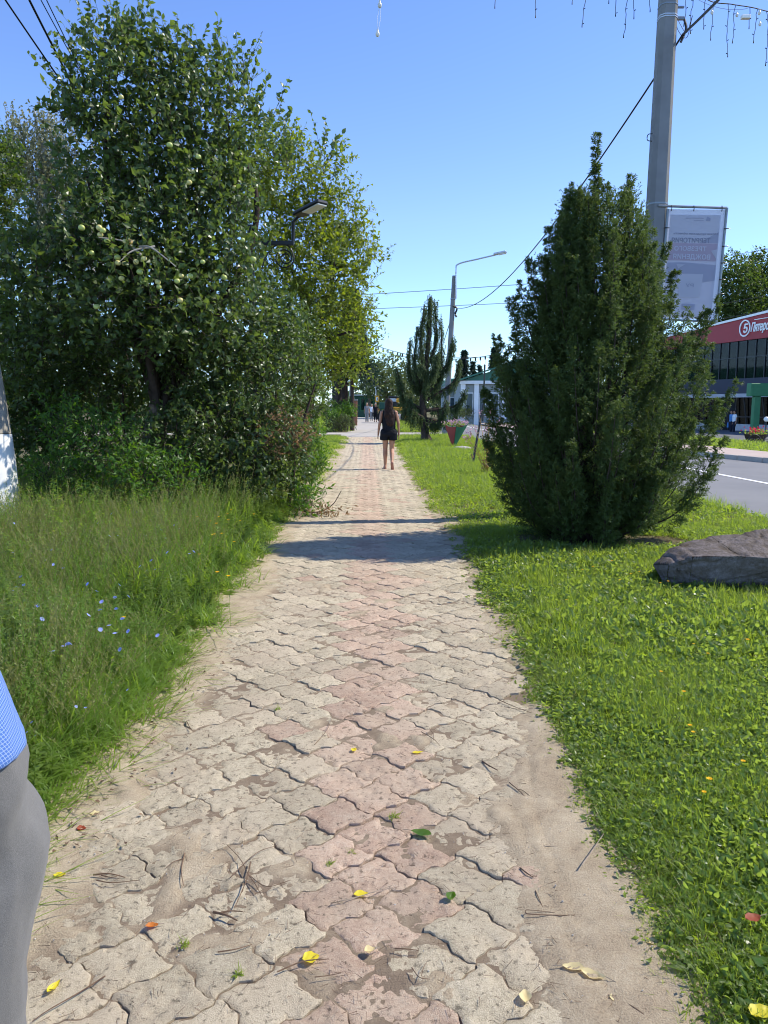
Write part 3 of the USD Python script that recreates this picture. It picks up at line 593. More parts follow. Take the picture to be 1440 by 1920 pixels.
# ---------------------------------------------------------------- tall weeds on the left
rng = np.random.default_rng(202)
def seedhead(rng, n, h):
    """Thin grass stems with narrow seed heads."""
    parts = []
    for _ in range(n):
        az = rng.uniform(0, 2 * PI); b = A([rng.normal(0, .06), rng.normal(0, .06), 0]); hh = h * rng.uniform(.7, 1.15)
        m = b + A([math.cos(az) * .06 * hh, math.sin(az) * .06 * hh, hh * .55]); t = b + A([math.cos(az) * .28 * hh, math.sin(az) * .28 * hh, hh])
        parts.append(strips(A([b, m]), A([m, t]), 0.0013))
        q = 10; tt = np.linspace(0.55, 1.0, q)[:, None]; p = m + (t - m) * tt; a = rng.uniform(0, 2 * PI, q)
        parts.append(leaves(p, np.stack([np.cos(a) * .6, np.sin(a) * .6, 0.9 + 0 * a], 1), sphere_dirs(rng, q), 0.022, 0.006))
    return merge(parts)
tp = [(tuft(rng, 26, 0.46, 0.09, 0.0072, 0.75, 4), "grass_tall"), (tuft(rng, 24, 0.34, 0.10, 0.009, 1.1, 4), "grass_tall"), (seedhead(rng, 7, 0.55), "grass_dry"),
      (merge([herb(rng, 0.55, 20, 0.085, 0.028), herb(rng, 0.42, 14, 0.075, 0.026)]), "weed_leaf"), (rosette(rng, 10, 0.17, 0.045, 0.9), "weed_leaf"),
      (leafmat(rng, 50, 0.12, 0.07, 0.032, 0.017, 0.4, True), "weed_leaf"), (tuft(rng, 34, 0.14, 0.08, 0.004, 0.9), "grass_lawn"), (merge([herb(rng, 0.62, 26, 0.055, 0.015, .3), herb(rng, .5, 20, .05, .014, .35)]), "grass_tall"), (merge([herb(rng, 0.75, 34, 0.075, 0.026), herb(rng, 0.6, 26, 0.07, 0.024)]), "grass_tall"), (merge([herb(rng, 0.5, 26, 0.065, 0.030) for _ in range(2)]), "weed_leaf")]
def left_ok(x, y):
    n = fbm(np.stack([x, y, 0 * x], -1), 3.0, 3, 81); edge = xL(y) - x - 0.24 * (n - 0.5)
    return (edge > 0.0) & (np.random.default_rng(6).random(len(x)) < sstep(-0.02, 0.12, edge) * 0.8 + 0.2) & ~((y > 36.8) & (y < 43.2))
def wedge_left(y): return np.maximum(-0.56 * y - 0.35, -7.0 - 0 * y), xL(y) + 0.05
P, W_, S_, Zs = [], [], [], []
for n, y0, y1, sc in ((5200, 1.5, 4.6, 0.85), (6400, 4.6, 11.8, 1.0)):
    x, y = lay(rng, n, wedge_left, y0, y1, left_ok)
    d = xL(y) - x; big = fbm(np.stack([x, y, 0 * x], -1), 1.1, 2, 91)
    tall = sstep(0.10, 0.75, d + 0.5 * (big - 0.5)) * (0.55 + 0.45 * sstep(2.0, 5.0, y))
    r = rng.random(len(x))
    low = rng.choice([4, 5, 6, 1], len(x), p=[0.16, 0.40, 0.30, 0.14]); hi = rng.choice([0, 1, 2, 3, 4, 7], len(x), p=[0.18, 0.16, 0.10, 0.26, 0.06, 0.24])
    pn = fbm(np.stack([x, y, 0 * x + 4], -1), 1.5, 3, 93)
    leafy_ = rng.choice([3, 4, 9, 0, 5], len(x), p=[.36, .10, .36, .08, .10]); dry_ = rng.choice([2, 0, 7, 1], len(x), p=[.32, .20, .34, .14])
    hi = np.where(pn > .54, leafy_, np.where(pn < .44, dry_, hi)); hi = np.where((x < -2.4) & (y > 6.5) & (rng.random(len(x)) < .10), 8, hi)
    w = np.where(r < tall, hi, low)
    P.append(np.stack([x, y, glevel(x, y) - 0.004], 1)); W_.append(w); S_.append(sc * rng.uniform(0.7, 1.2, len(x))); Zs.append((0.42 + 0.60 * tall) * (0.72 + 0.5 * big))
scatter("tall_grass", tp, np.vstack(P), np.concatenate(W_), np.concatenate(S_), rng, zscale=np.concatenate(Zs), label="tall unmown meadow grass and weeds between path and shrubs", cat="grass")
# mown strip beyond the shrubs, left of the path, and the verge beyond the crossing
def strip_ok(x, y): return (x < xL(y) + 0.05) & ~((y > 36.8) & (y < 43.2))
P, W_, S_ = [], [], []
for n, y0, y1, sc, xa in ((2600, 12, 37, 1.7, -5.0), (2600, 43.2, 95, 3.2, -9.0)):
    x, y = lay(rng, n, lambda y: (xL(y) + xa, xL(y) + 0.05), y0, y1, strip_ok)
    P.append(np.stack([x, y, glevel(x, y)], 1)); W_.append(rng.choice(4, len(x), p=[.5, 0, .3, .2])); S_.append(sc * rng.uniform(.7, 1.2, len(x)))
scatter("verge_grass", lp[:4], np.vstack(P), np.concatenate(W_), np.concatenate(S_), rng, label="mown green verge left of the path beyond the shrubs", cat="grass")
# lawn across the road, before the shops
x = rng.random(5200); y = rng.uniform(14, 60, 5200); x = road_far(y) + 2.15 + x * 5.9
scatter("verge_grass", lp[:4], np.stack([x, y, gz(x, y)], 1), rng.choice(4, 5200, p=[.5, 0, .3, .2]), 2.4 * rng.uniform(.7, 1.2, 5200), rng, label="strip of mown grass across the road in front of the shop", cat="grass")

# ---------------------------------------------------------------- trees and shrubs, left of the path
def tree_thing(name, label, cat_, base, group=None):
    return thing(name, label, cat_, (0, 0, 0), 0, group)
def crown(rng, parent, blobs, n, slen, k, L, W, mat_, wood="bark_dark", shell=(0.35, 1.0), up=0.45, droop=0.15, name="crown", fine=False, grow=(0.45, 0.45, 0.5), lowsun=0.0):
    p, d, _ = blob_points(rng, blobs, n, shell)
    D = d * grow[0] + A([0, 0, 1.0]) * grow[1] + sphere_dirs(rng, n) * grow[2]
    lf, tw = shoots(rng, p, D, slen * rng.uniform(0.5, 1.2, n), k, L, W, droop, up=up, fine=fine)
    obj(name, lf, mat_, parent, kind="stuff")
    obj(f"{name}_twigs" if name != "crown" else "twigs", tw, wood, parent, kind="stuff")
def trunks(rng, parent, base, tops, r0, r1, wood, name="limb"):
    for t in tops: obj(name, limb(base, t, r0, r1, rng), wood, parent, smooth=60)

# the apple tree: a broad crown, open at the top, sprigs against the sky
rng = np.random.default_rng(301)
t = tree_thing("apple_tree", "large dark apple tree hung with yellow-green apples, left of the path", "tree", None)
AB = px([(205, 120, 62, 10.2), (250, 190, 85, 10.2), (320, 150, 60, 10.4), (390, 210, 85, 10.5), (200, 260, 85, 10.0), (300, 290, 105, 10.2), (395, 300, 85, 10.5), (385, 370, 65, 10.6),
         (185, 410, 70, 9.8), (260, 420, 120, 9.9), (370, 420, 120, 10.2), (385, 455, 60, 10.3), (90, 490, 65, 9.8), (40, 560, 90, 9.8), (130, 560, 110, 9.6), (240, 540, 125, 9.5), (350, 550, 125, 9.8), (420, 570, 90, 10.4), (510, 590, 42, 11.2), (20, 660, 80, 10.3)])
crown(rng, t, AB, 3500, 0.36, 7, 0.098, 0.064, "leaf_apple", up=0.5, fine=False, grow=(0.5, 0.4, 0.55))
top = px([(205, 90, 50, 10.2), (240, 75, 30, 10.2), (325, 120, 45, 10.4), (420, 170, 50, 10.5), (150, 160, 40, 10.0), (490, 240, 36, 11.0), (540, 290, 30, 11.4), (160, 240, 40, 10.0), (600, 300, 24, 12)])
crown(rng, t, top, 190, 0.55, 11, 0.085, 0.055, "leaf_apple", shell=(0.2, 0.9), up=0.4, name="sprigs", fine=True, grow=(0.35, 0.9, 0.35))
TB = at(300, 935, 11.0); TB[2] = 0
obj("trunk", limb(TB, TB + A([0.1, -0.2, 1.5]), 0.17, 0.14, rng), "bark", t, smooth=60)
for u, v, d in ((205, 110, 10.2), (300, 180, 10.4), (420, 210, 10.6), (450, 330, 11), (160, 320, 10), (90, 470, 9.9), (240, 480, 9.6), (370, 440, 10.2), (440, 520, 10.6)):
    obj("limb", limb(TB + A([0.1, -0.2, 1.4]), at(u, v, d), 0.075, 0.012, rng, 0.25, 7), "bark_dark", t, smooth=60)
for u0, v0, u1, v1 in ((265, 478, 185, 445), (290, 462, 225, 490), (262, 463, 330, 500)):     # bare grey wood showing through the leaves
    obj("bare_branch", limb(at(u0, v0, 9.0), at(u1, v1, 8.75), 0.014, 0.005, rng, 0.2), "bark_pale", t, smooth=60)
ap = [(186, 427), (193, 432), (188, 440), (201, 451), (235, 453), (243, 454), (172, 474), (220, 483), (221, 493), (233, 494), (255, 491), (270, 485), (228, 522), (268, 528), (296, 529), (298, 538), (153, 427), (262, 510), (340, 517), (332, 527), (357, 517), (338, 563), (380, 491),
      (372, 294), (355, 342), (318, 272), (227, 182), (402, 333), (440, 352), (455, 450), (475, 486), (420, 520), (181, 575)]
r2 = np.random.default_rng(302); am = trimesh.creation.icosphere(2, 1.0); v = np.asarray(am.vertices); rad = np.hypot(v[:, 0], v[:, 1])
v = v * A([1, 1, 0.9]); v[:, 2] -= 0.22 * np.exp(-(rad / 0.28) ** 2) * np.sign(v[:, 2]); am.vertices = v
for u, v_ in ap:
    m = am.copy(); m.apply_scale(0.033 * r2.uniform(0.85, 1.12)); m.apply_transform(trimesh.transformations.rotation_matrix(r2.uniform(0, .7), unit(r2.normal(size=3)))); m.apply_translation(at(u, v_, 8.80 + 0.10 * r2.random() + (0.5 if v_ < 400 else 0) + (0.5 if u > 400 else 0)))
    a = obj("apple", m, r2.choice(["apple_green", "apple_yellow", "apple_russet"], p=[.45, .4, .15]), t, smooth=True)

# the dense shrub border below it
rng = np.random.default_rng(311)
t = tree_thing("shrub", "dense dark glossy shrub thicket at the path's left edge below the apple tree", "shrub", None)
SB = px([(490, 640, 85, 11.4), (552, 640, 52, 12.6), (538, 720, 66, 12.0), (470, 730, 100, 10.8), (380, 700, 90, 10.7), (420, 820, 100, 10.2), (505, 830, 74, 10.6), (540, 880, 52, 10.9), (330, 860, 95, 10.1), (450, 900, 70, 10.2), (566, 760, 34, 12.4), (300, 640, 80, 10.6), (210, 690, 70, 11.0), (120, 660, 80, 10.8)])
crown(rng, t, SB, 2900, 0.30, 8, 0.082, 0.046, "leaf_shrub", up=0.5, shell=(0.4, 1.0))
back = px([(150, 800, 150, 12.2), (300, 780, 150, 12.4), (60, 820, 130, 12.2), (420, 760, 140, 12.6), (520, 720, 100, 13.4), (90, 680, 120, 12.0), (250, 640, 120, 12.0)])
crown(rng, t, back + px([(20, 700, 100, 12.0), (60, 640, 80, 12.4), (10, 780, 110, 11.8), (150, 720, 110, 12.6)]), 3200, 0.35, 8, 0.10, 0.06, "leaf_shrub", up=0.4, shell=(0.2, 1.0), name="inner_foliage")
for u in (330, 420, 480, 540, 250):
    b = at(u, 950, 11.2); b[2] = 0; obj("stem", limb(b, at(u + rng.integers(-60, 60), 720, 11.2), 0.035, 0.012, rng), "bark_dark", t, smooth=60)
t = tree_thing("ash_sapling", "bright green young sapling with long drooping leaflets among the dark shrubs", "sapling", None)
crown(rng, t, px([(150, 830, 55, 9.2), (210, 860, 65, 9.0), (110, 890, 45, 9.1), (260, 910, 60, 8.9), (120, 790, 28, 9.4), (330, 900, 40, 9.0)]), 420, 0.32, 10, 0.085, 0.026, "leaf_fresh", up=0.35, droop=0.35)
for u in (140, 200, 110): b = at(u, 960, 9.6); b[2] = 0; obj("stem", limb(b, at(u + 8, 840, 9.5), 0.014, 0.006, rng), "bark", t, smooth=60)
t = tree_thing("hedge_shoots", "fresh lime-green leafy shoots where the hedge meets the paving", "shrub", None)
crown(rng, t, px([(576, 925, 24, 10.9), (584, 880, 20, 12.0), (582, 845, 20, 13.2), (575, 945, 22, 10.4), (590, 815, 14, 14.5)]), 210, 0.26, 9, 0.10, 0.026, "leaf_fresh", up=0.3, droop=0.4, wood="bark")
t = tree_thing("withered_bush", "half withered bush with pale brown dry leaves at the hedge's right end", "shrub", None)
crown(rng, t, px([(525, 800, 32, 10.4), (548, 830, 30, 10.6), (505, 830, 22, 10.2), (560, 800, 22, 11.4)]), 190, 0.2, 7, 0.062, 0.026, "leaf_dry", up=0.2, droop=0.4, wood="bark")
for u in (520, 552): b = at(u, 945, 10.9); b[2] = 0; obj("stem", limb(b, at(u, 820, 10.7), 0.012, 0.005, rng), "bark", t, smooth=60)

# the yellowing tree behind the street lamp
rng = np.random.default_rng(321)
t = tree_thing("bird_cherry", "yellowing leafy tree leaning over the path behind the black street lamp", "tree", None)
YB = px([(600, 350, 40, 15.5), (570, 420, 60, 15.5), (630, 420, 45, 16), (650, 480, 48, 16), (590, 500, 75, 15.5), (640, 550, 62, 16.2), (560, 590, 70, 15.5), (630, 620, 65, 16.5), (655, 680, 36, 17), (600, 680, 60, 16.5), (672, 600, 26, 17), (690, 470, 22, 16.5), (520, 500, 60, 15), (560, 670, 50, 15.5), (500, 420, 55, 15.2), (470, 345, 45, 15.2), (520, 360, 45, 15.4), (480, 285, 42, 14.4), (535, 285, 36, 14.6), (450, 330, 40, 14.2), (560, 310, 34, 14.8)])
crown(rng, t, YB, 2700, 0.40, 8, 0.10, 0.05, "leaf_yellowing", up=0.4, droop=0.3, shell=(0.3, 1.0))
crown(rng, t, px([(625, 310, 26, 15.5), (648, 380, 24, 16), (695, 460, 20, 16.5), (665, 430, 26, 16), (680, 650, 18, 17.5), (688, 520, 20, 16.5)]), 70, 0.6, 11, 0.10, 0.048, "leaf_yellowing", shell=(0.1, 0.9), up=0.3, droop=0.35, name="sprigs")
b = at(570, 800, 17.0); b[2] = 0; obj("trunk", limb(b, at(590, 640, 16.6), .15, .1, rng, .05), "bark", t, smooth=60)
for u, v in ((600, 400), (650, 500), (560, 520), (660, 620), (500, 400)): obj("limb", limb(at(590, 650, 16.6), at(u, v, 16), 0.07, 0.015, rng, 0.2), "bark_dark", t, smooth=60)
t = tree_thing("shade_tree", "dark tree with two thick bare trunks beyond the crossing, behind the yellowing tree", "tree", None)
for u, dd, r in ((634, 46, 0.36), (646, 47, 0.28)):
    b = at(u, 800, dd); b[2] = 0; obj("trunk", limb(b, at(u - 1, 640, dd), r, r * 0.7, rng, 0.02), "bark_dark", t, smooth=60)
crown(rng, t, px([(635, 640, 42, 47), (665, 670, 34, 47), (610, 660, 40, 47), (680, 640, 26, 48), (640, 690, 26, 47)]), 420, 0.7, 7, 0.22, 0.13, "leaf_linden", up=.4)

# whitewashed tree at the left edge and what stands behind
rng = np.random.default_rng(331)
t = tree_thing("linden", "dark leafy tree with whitewashed trunk at the left edge of the view", "tree", None)
b = at(-28, 990, 8.6); b[2] = 0
b[0] += 0.10; L0 = curve([b, b + A([-0.03, 0, 1.2]), b + A([-0.13, 0.1, 2.4]), b + A([-0.25, 0.4, 4.6])], 8)
def trunk_piece(z0, z1, name, m, grow=0.0):
    zz = np.linspace(z0, z1, 10); c = np.stack([np.interp(zz, L0[:, 2], L0[:, k]) for k in range(3)], 1); c[:, 2] = zz
    r = np.interp(zz, [0, 0.3, 1.2, 2.4, 4.6], [0.36, 0.305, 0.27, 0.225, 0.15]) + grow
    tm = tube(c, r, 18); w = np.asarray(tm.vertices); q = unit(w - np.stack([np.interp(w[:, 2], L0[:, 2], L0[:, k]) for k in range(2)] + [w[:, 2]], 1))
    tm.vertices = w + q * (0.03 * (fbm(w, 7, 3, 3) - 0.5))[:, None]; obj(name, tm, m, t, smooth=60)
trunk_piece(-0.1, 1.17, "whitewash", "white_paint", 0.004); trunk_piece(1.17, 4.6, "trunk", "bark_pale")
crown(rng, t, px([(-5, 285, 36, 13.5), (-60, 330, 90, 12), (5, 350, 36, 13), (-10, 450, 55, 12.5), (25, 440, 26, 13.5), (-60, 520, 90, 11.5), (-150, 320, 110, 11)]), 1300, 0.30, 8, 0.085, 0.06, "leaf_linden", up=0.45)
rng = np.random.default_rng(341)
t = tree_thing("birch", "tall thin-leaved birch with white stems behind the apple tree", "tree", None)
BB = px([(25, 215, 34, 25), (75, 215, 32, 25), (110, 240, 40, 25), (80, 290, 55, 25), (125, 310, 52, 25), (150, 370, 55, 25), (90, 390, 70, 25), (50, 300, 45, 25), (200, 330, 30, 26), (205, 290, 22, 26), (20, 280, 45, 25), (130, 450, 70, 25), (220, 380, 40, 26)])
p, d, _ = blob_points(rng, BB, 1500, (0.1, 1.0))
lf, tw = shoots(rng, p, A([0, 0, -1.0]) + sphere_dirs(rng, 1500) * 0.3, rng.uniform(0.5, 1.3, 1500), 11, 0.13, 0.07, 0.3, up=0.15)
obj("crown", lf, "leaf_birch", t, kind="stuff")
for q in (((75, 760), (72, 420), (82, 300), (95, 170)), ((100, 760), (85, 340), (70, 250), (64, 200)), ((82, 420), (100, 250), (120, 225)), ((180, 760), (168, 330), (178, 260))):
    c = curve([at(u, v, 25) for u, v in q], 8); obj("trunk", tube(c, np.linspace(0.13 if q[0][1] > 700 else 0.05, 0.02, len(c)), 8), "birch_bark", t, smooth=60)

# far trees behind the path
rng = np.random.default_rng(351)
def far_tree(label, blobs, n, L, mat_="leaf_far", base=None, name="deciduous_tree", group=None):
    t = tree_thing(name, label, "tree", None, group); bl = px(blobs)
    p, d, _ = blob_points(rng, bl, n, (0.45, 1.0)); k = 5
    lf, _t = shoots(rng, p, d * .6 + sphere_dirs(rng, n) * .6, L * 3 * rng.uniform(.6, 1.2, n), k, L, L * 0.6, 0.2, up=0.4)
    obj("crown", lf, mat_, t, kind="stuff")
    c, r = bl[0]; obj("trunk", limb(A([c[0], c[1], -0.5]), c, 0.3, 0.12, rng, 0.03), "bark", t, smooth=60)
far_tree("rounded grey-green tree far behind the path, left of the weeping conifer", [(722, 715, 34, 88), (712, 700, 24, 86), (735, 695, 26, 90), (745, 730, 30, 88), (720, 745, 20, 86)], 700, 0.34)
far_tree("darker tree half hidden behind the weeping conifer in the distance", [(770, 715, 34, 92), (790, 730, 30, 92), (755, 740, 26, 90), (800, 700, 22, 94)], 650, 0.36)
far_tree("shaded tree right of the far tree trunks beside the path's end", [(694, 712, 22, 98), (704, 700, 16, 98), (684, 700, 20, 98), (700, 728, 14, 98)], 420, 0.34)
far_tree("tall dark tree rising behind the red shop's left end", [(1385, 540, 42, 82), (1375, 580, 40, 82), (1370, 505, 26, 82), (1400, 600, 40, 82), (1350, 600, 30, 82)], 2300, 0.32, "leaf_linden")
far_tree("tall dark tree at the right edge behind the red shop's roof", [(1430, 545, 48, 84), (1440, 500, 34, 84), (1430, 600, 40, 84), (1475, 560, 60, 84), (1420, 500, 20, 84)], 2300, 0.32, "leaf_linden")
far_tree("leafy tree behind the juniper between banner and shop", [(1290, 640, 34, 70), (1320, 660, 34, 70), (1270, 680, 40, 70), (1300, 700, 40, 70)], 700, 0.28)
def conifer(name, label, u, vt, vb, d, w, n, nl, mat_, weep=0.3, group=None, low=0.10):
    """A spruce: whorls of boughs along a straight stem, each bough with hanging needled twigs."""
    t = tree_thing(name, label, "tree", None, group); tp_, bs = at(u, vt, d), at(u, vb, d); bs[2] = min(bs[2], 0) - 0.3; H = tp_[2] - bs[2]; R = w * d / FOCAL
    obj("trunk", tube(A([bs, tp_]), [H * 0.018, 0.02], 7), "bark_dark", t, smooth=60)
    f = rng.random(n) ** 0.8; a = rng.uniform(0, 2 * PI, n); r = R * (1.02 - f) * rng.uniform(0.65, 1.1, n) + 0.05
    q = 9; s = (np.arange(q) + rng.random((n, q))) / q
    z = (bs[2] + H * (low + (0.99 - low) * f))[:, None] + r[:, None] * (0.15 * s - weep * s * s)
    p = np.stack([bs[0] + np.cos(a)[:, None] * r[:, None] * s, bs[1] + np.sin(a)[:, None] * r[:, None] * s, z], -1).reshape(-1, 3)
    D = np.stack([np.cos(a)[:, None] * 0.5 + 0 * s, np.sin(a)[:, None] * 0.5 + 0 * s, -0.5 - 0 * s], -1).reshape(-1, 3) + sphere_dirs(rng, n * q) * 0.6
    lf = leaves(p, D, sphere_dirs(rng, n * q), nl * rng.uniform(.6, 1.3, n * q), nl * 0.35, droop=0.3); obj("crown", lf, mat_, t, kind="stuff")
rng = np.random.default_rng(361)
conifer("spruce", "dark drooping spruce beyond the yellowing tree, left of the path", 660, 538, 780, 46, 54, 460, 0.42, "needle_far", 0.9, low=0.42)
conifer("spruce", "tall blue-green spruce right behind the weeping conifer", 869, 655, 770, 95, 22, 240, 0.5, "needle_far")
conifer("spruce", "small spruce just left of the green gable roof", 886, 676, 770, 100, 14, 170, 0.45, "needle_far")
conifer("spruce", "slim spruce closest to the green gable roof", 898, 683, 770, 104, 10, 140, 0.45, "needle_far")
conifer("spruce", "pointed spruce rising behind the green gable roof beside the juniper", 926, 646, 770, 92, 26, 260, 0.5, "needle_far")
conifer("spruce", "narrow spruce seen through the weeping conifer", 822, 660, 770, 98, 16, 180, 0.45, "needle_far")
# bushes beyond the crossing
rng = np.random.default_rng(371)
def bush(label, blobs, n, L, mat_, name="bush"):
    t = tree_thing(name, label, "bush", None); p, d, _ = blob_points(rng, px(blobs), n, (0.3, 1.0))
    lf, tw = shoots(rng, p, d * .5 + A([0, 0, .6]) + sphere_dirs(rng, n) * .4, L * 3, 6, L, L * .5, 0.2, up=.4)
    obj("foliage", lf, mat_, t, kind="stuff"); obj("stems", tw, "bark", t, kind="stuff")
bush("yellow-green bush beyond the crossing, left of the far tree trunks", [(618, 770, 16, 45), (628, 785, 14, 44)], 220, 0.14, "leaf_fresh")
bush("yellow-green bush behind the white-topped post", [(652, 768, 10, 46), (656, 777, 7, 45), (645, 776, 10, 45)], 260, 0.14, "leaf_fresh")
bush("grey-green low bush in front of the yellow bench", [(640, 793, 16, 43.6), (650, 796, 10, 43.6), (622, 797, 14, 43.6), (662, 798, 5, 43.8)], 320, 0.10, "leaf_far")
bush("round green bush before the pale gabled building", [(868, 770, 12, 62), (876, 776, 9, 61), (860, 778, 10, 60)], 240, 0.14, "leaf_far")

# ---------------------------------------------------------------- the juniper
def needle_spray(rng, P, Dir, L, k, nl, nw):
    """Branchlets: each a short twig from P along Dir with k scale-leaf sprigs standing off it."""
    n = len(P); Dir = unit(Dir); L = np.broadcast_to(L, n)
    t = (np.arange(k)[None] + rng.random((n, k))) / k
    pts = P[:, None] + Dir[:, None] * (t * L[:, None])[..., None]
    D = Dir[:, None] * 0.8 + sphere_dirs(rng, n * k).reshape(n, k, 3) * (1.05 - 0.35 * t[..., None]) + A([0, 0, 0.08])
    ln = nl * (1.15 - 0.6 * t) * rng.uniform(0.6, 1.25, (n, k))
    D = unit(D.reshape(-1, 3)); N = sphere_dirs(rng, n * k); S = unit(np.cross(D, N)); p = pts.reshape(-1, 3); ln = ln.reshape(-1, 1)
    bend = np.cross(S, D) * ln * 0.22 + A([0, 0, -0.12]) * ln
    v = np.stack([p, p + D * ln * .5 + S * nw * .7, p + D * ln * .5 - S * nw * .7, p + D * ln + bend], 1)
    f = A([(0, 1, 2), (2, 1, 3)])
    return v.reshape(-1, 3), (f[None] + (np.arange(n * k) * 4)[:, None, None]).reshape(-1, 3)
rng = np.random.default_rng(401)
jun = tree_thing("juniper", "large bushy green juniper standing on the lawn right of the path", "juniper")if False else thing("juniper", "large bushy dark green juniper on the lawn right of the path", "juniper")
JB = A([JUN[0], JUN[1], 0.0])
# outline of the bush: height, left and right reach seen from the path
JH = A([0.05, 0.35, 0.9, 1.4, 1.9, 2.4, 2.9, 3.3, 3.7, 4.05, 4.35])
JL = A([0.45, 0.78, 1.00, 1.08, 1.02, 0.88, 0.72, 0.50, 0.28, 0.14, 0.03])
JR = A([0.60, 0.95, 1.22, 1.40, 1.34, 1.10, 0.88, 0.72, 0.50, 0.24, 0.03])
plumes, wood = [], []
def plume(base, mid, tip, r, n, L=0.12, fr=0.42):
    c = curve([base, mid, tip], 10); t = fr + (1 - fr) * rng.random(n) ** 0.8
    s = t * (len(c) - 1); i = np.minimum(s.astype(int), len(c) - 2); p = c[i] + (c[i + 1] - c[i]) * (s - i)[:, None]; ax = unit(c[i + 1] - c[i])
    w = r * np.clip((1.04 - t) / (1 - fr), 0.06, 1) ** 0.7 * np.clip((t - fr) * 7, 0.3, 1)
    d = sphere_dirs(rng, n); d -= ax * (d * ax).sum(1, keepdims=True) * 0.8; d = unit(d)
    plumes.append(needle_spray(rng, p + d * (w * rng.random(n) ** 0.5 * 0.6)[:, None], ax * 0.8 + d * 0.8, np.maximum(w * 1.0, 0.05) * rng.uniform(0.6, 1.25, n), 22, 0.050, 0.0066))
    wood.append(tube(c[:-2], np.linspace(0.012, 0.003, len(c) - 2), 5, False))
for k in range(175):
    h = 0.25 + 3.35 * (k + 0.5) / 175 * rng.uniform(0.9, 1.1); az = k * 2.39996 + rng.uniform(-.4, .4); ca, sa = math.cos(az), math.sin(az)
    reach = (np.interp(h, JH, JR) if ca > 0 else np.interp(h, JH, JL)) * rng.uniform(0.62, 1.02)
    tip = JB + A([ca * reach, sa * reach * 0.92, h]); hb = max(0.02, h - (0.55 + 0.5 * reach))
    cx = 0.06 if h < 2.2 else 0.12
    base = JB + A([cx + ca * 0.10 * (1 if h < 2 else .4), sa * 0.10, hb * (0.9 if h > 1 else 0.3)]); mid = base * 0.45 + tip * 0.55 + A([ca * reach * 0.14, sa * reach * 0.14, -0.10])
    hi_ = float(sstep(2.4, 3.4, h)); tip = tip - A([ca, sa, 0]) * reach * 0.22 * hi_
    plume(base, mid, tip + A([0, 0, 0.16 + .06 * hi_]), 0.17 - .07 * hi_, 62, fr=0.40)
    if k % 2: plume(base, (base + tip) / 2, base + (tip - base) * 0.72 + A([0, 0, .1]), 0.24 - .1 * hi_, 34, fr=0.1)
for (u, v, dd, r) in ((1124, 262, 0, .07), (1126, 320, 0, .13), (1178, 338, .1, .12), (1205, 400, .2, .13), (1090, 410, -.1, .16), (1060, 452, .1, .13), (1032, 440, -.2, .10), (1002, 505, 0, .11), (1020, 545, .2, .16), (962, 572, -.1, .12), (968, 640, .2, .16), (935, 640, .1, .12), (1245, 470, .3, .13), (1262, 520, 0, .15), (1150, 440, -.3, .2), (1180, 520, -.5, .22), (1110, 560, -.6, .22),
                      (1342, 572, 0, .13), (1318, 590, .2, .15), (1330, 650, -.2, .18), (1288, 640, -.3, .16), (1376, 728, 0, .12), (1345, 760, -.2, .17), (1355, 830, .1, .18), (912, 740, 0, .13), (915, 830, .2, .14), (1330, 890, -.2, .17), (1250, 700, -.7, .2), (1050, 700, -.8, .2), (1150, 760, -.95, .2), (1290, 800, -.6, .2), (1010, 820, -.7, .2), (1230, 900, -.8, .2), (1080, 900, -.9, .2)):
    tip = at(u, v, 8.45 + dd) + A([0.03 * np.sign(u - 1130), 0, 0.05]); o = tip - JB; base = JB + A([o[0] * 0.25, o[1] * .25, max(0.05, o[2] - 1.35)])
    plume(base, (base + tip) / 2 + A([o[0] * 0.10, 0, -0.12]), tip, r, 130, fr=0.22)
n = 6000; h = 0.12 + 3.5 * rng.random(n) ** 1.25; az = rng.uniform(0, 2 * PI, n); ca, sa = np.cos(az), np.sin(az); R_ = np.where(ca > 0, np.interp(h, JH, JR), np.interp(h, JH, JL)) * (0.2 + 0.52 * rng.random(n) ** 0.7) * (0.8 + 0.4 * meshkit.noise(np.stack([ca * 2, sa * 2, h * 1.6], 1), 3))
plumes.append(needle_spray(rng, JB + np.stack([ca * R_, sa * R_ * .92, h], 1), np.stack([ca * .55, sa * .55, 0.75 + 0 * h], 1) + sphere_dirs(rng, n) * .35, rng.uniform(.08, .2, n), 12, .05, .0085))
obj("foliage", merge(plumes), "needle_juniper", jun, kind="stuff")
obj("branch_wood", cat(wood), "bark_dark", jun, smooth=60, kind="stuff")
for k in range(7):
    a = k * 0.9; obj("stem", limb(JB + A([.08 * math.cos(a), .08 * math.sin(a), -.1]), JB + A([.32 * math.cos(a), .32 * math.sin(a), 1.9]), 0.055, 0.02, rng, .1), "bark_dark", jun, smooth=60)
# bare reddish litter under it
n = 900; a = rng.uniform(0, 2 * PI, n); r = np.sqrt(rng.random(n))
lp_ = np.stack([JB[0] + .25 + 1.15 * r * np.cos(a), JB[1] - .12 + .6 * r * np.sin(a), 0 * a], 1); lp_[:, 2] = glevel(lp_[:, 0], lp_[:, 1]) + 0.008
obj("needle_litter", strips(lp_, lp_ + sphere_dirs(rng, n) * A([.06, .06, .008]), 0.002), "twig_dry", None, kind="stuff", label="brown dry litter on the bare soil under the juniper", cat="litter") if False else obj("needle_litter", strips(lp_, lp_ + sphere_dirs(rng, n) * A([.06, .06, .008]), 0.002), "twig_dry", jun, kind="stuff")

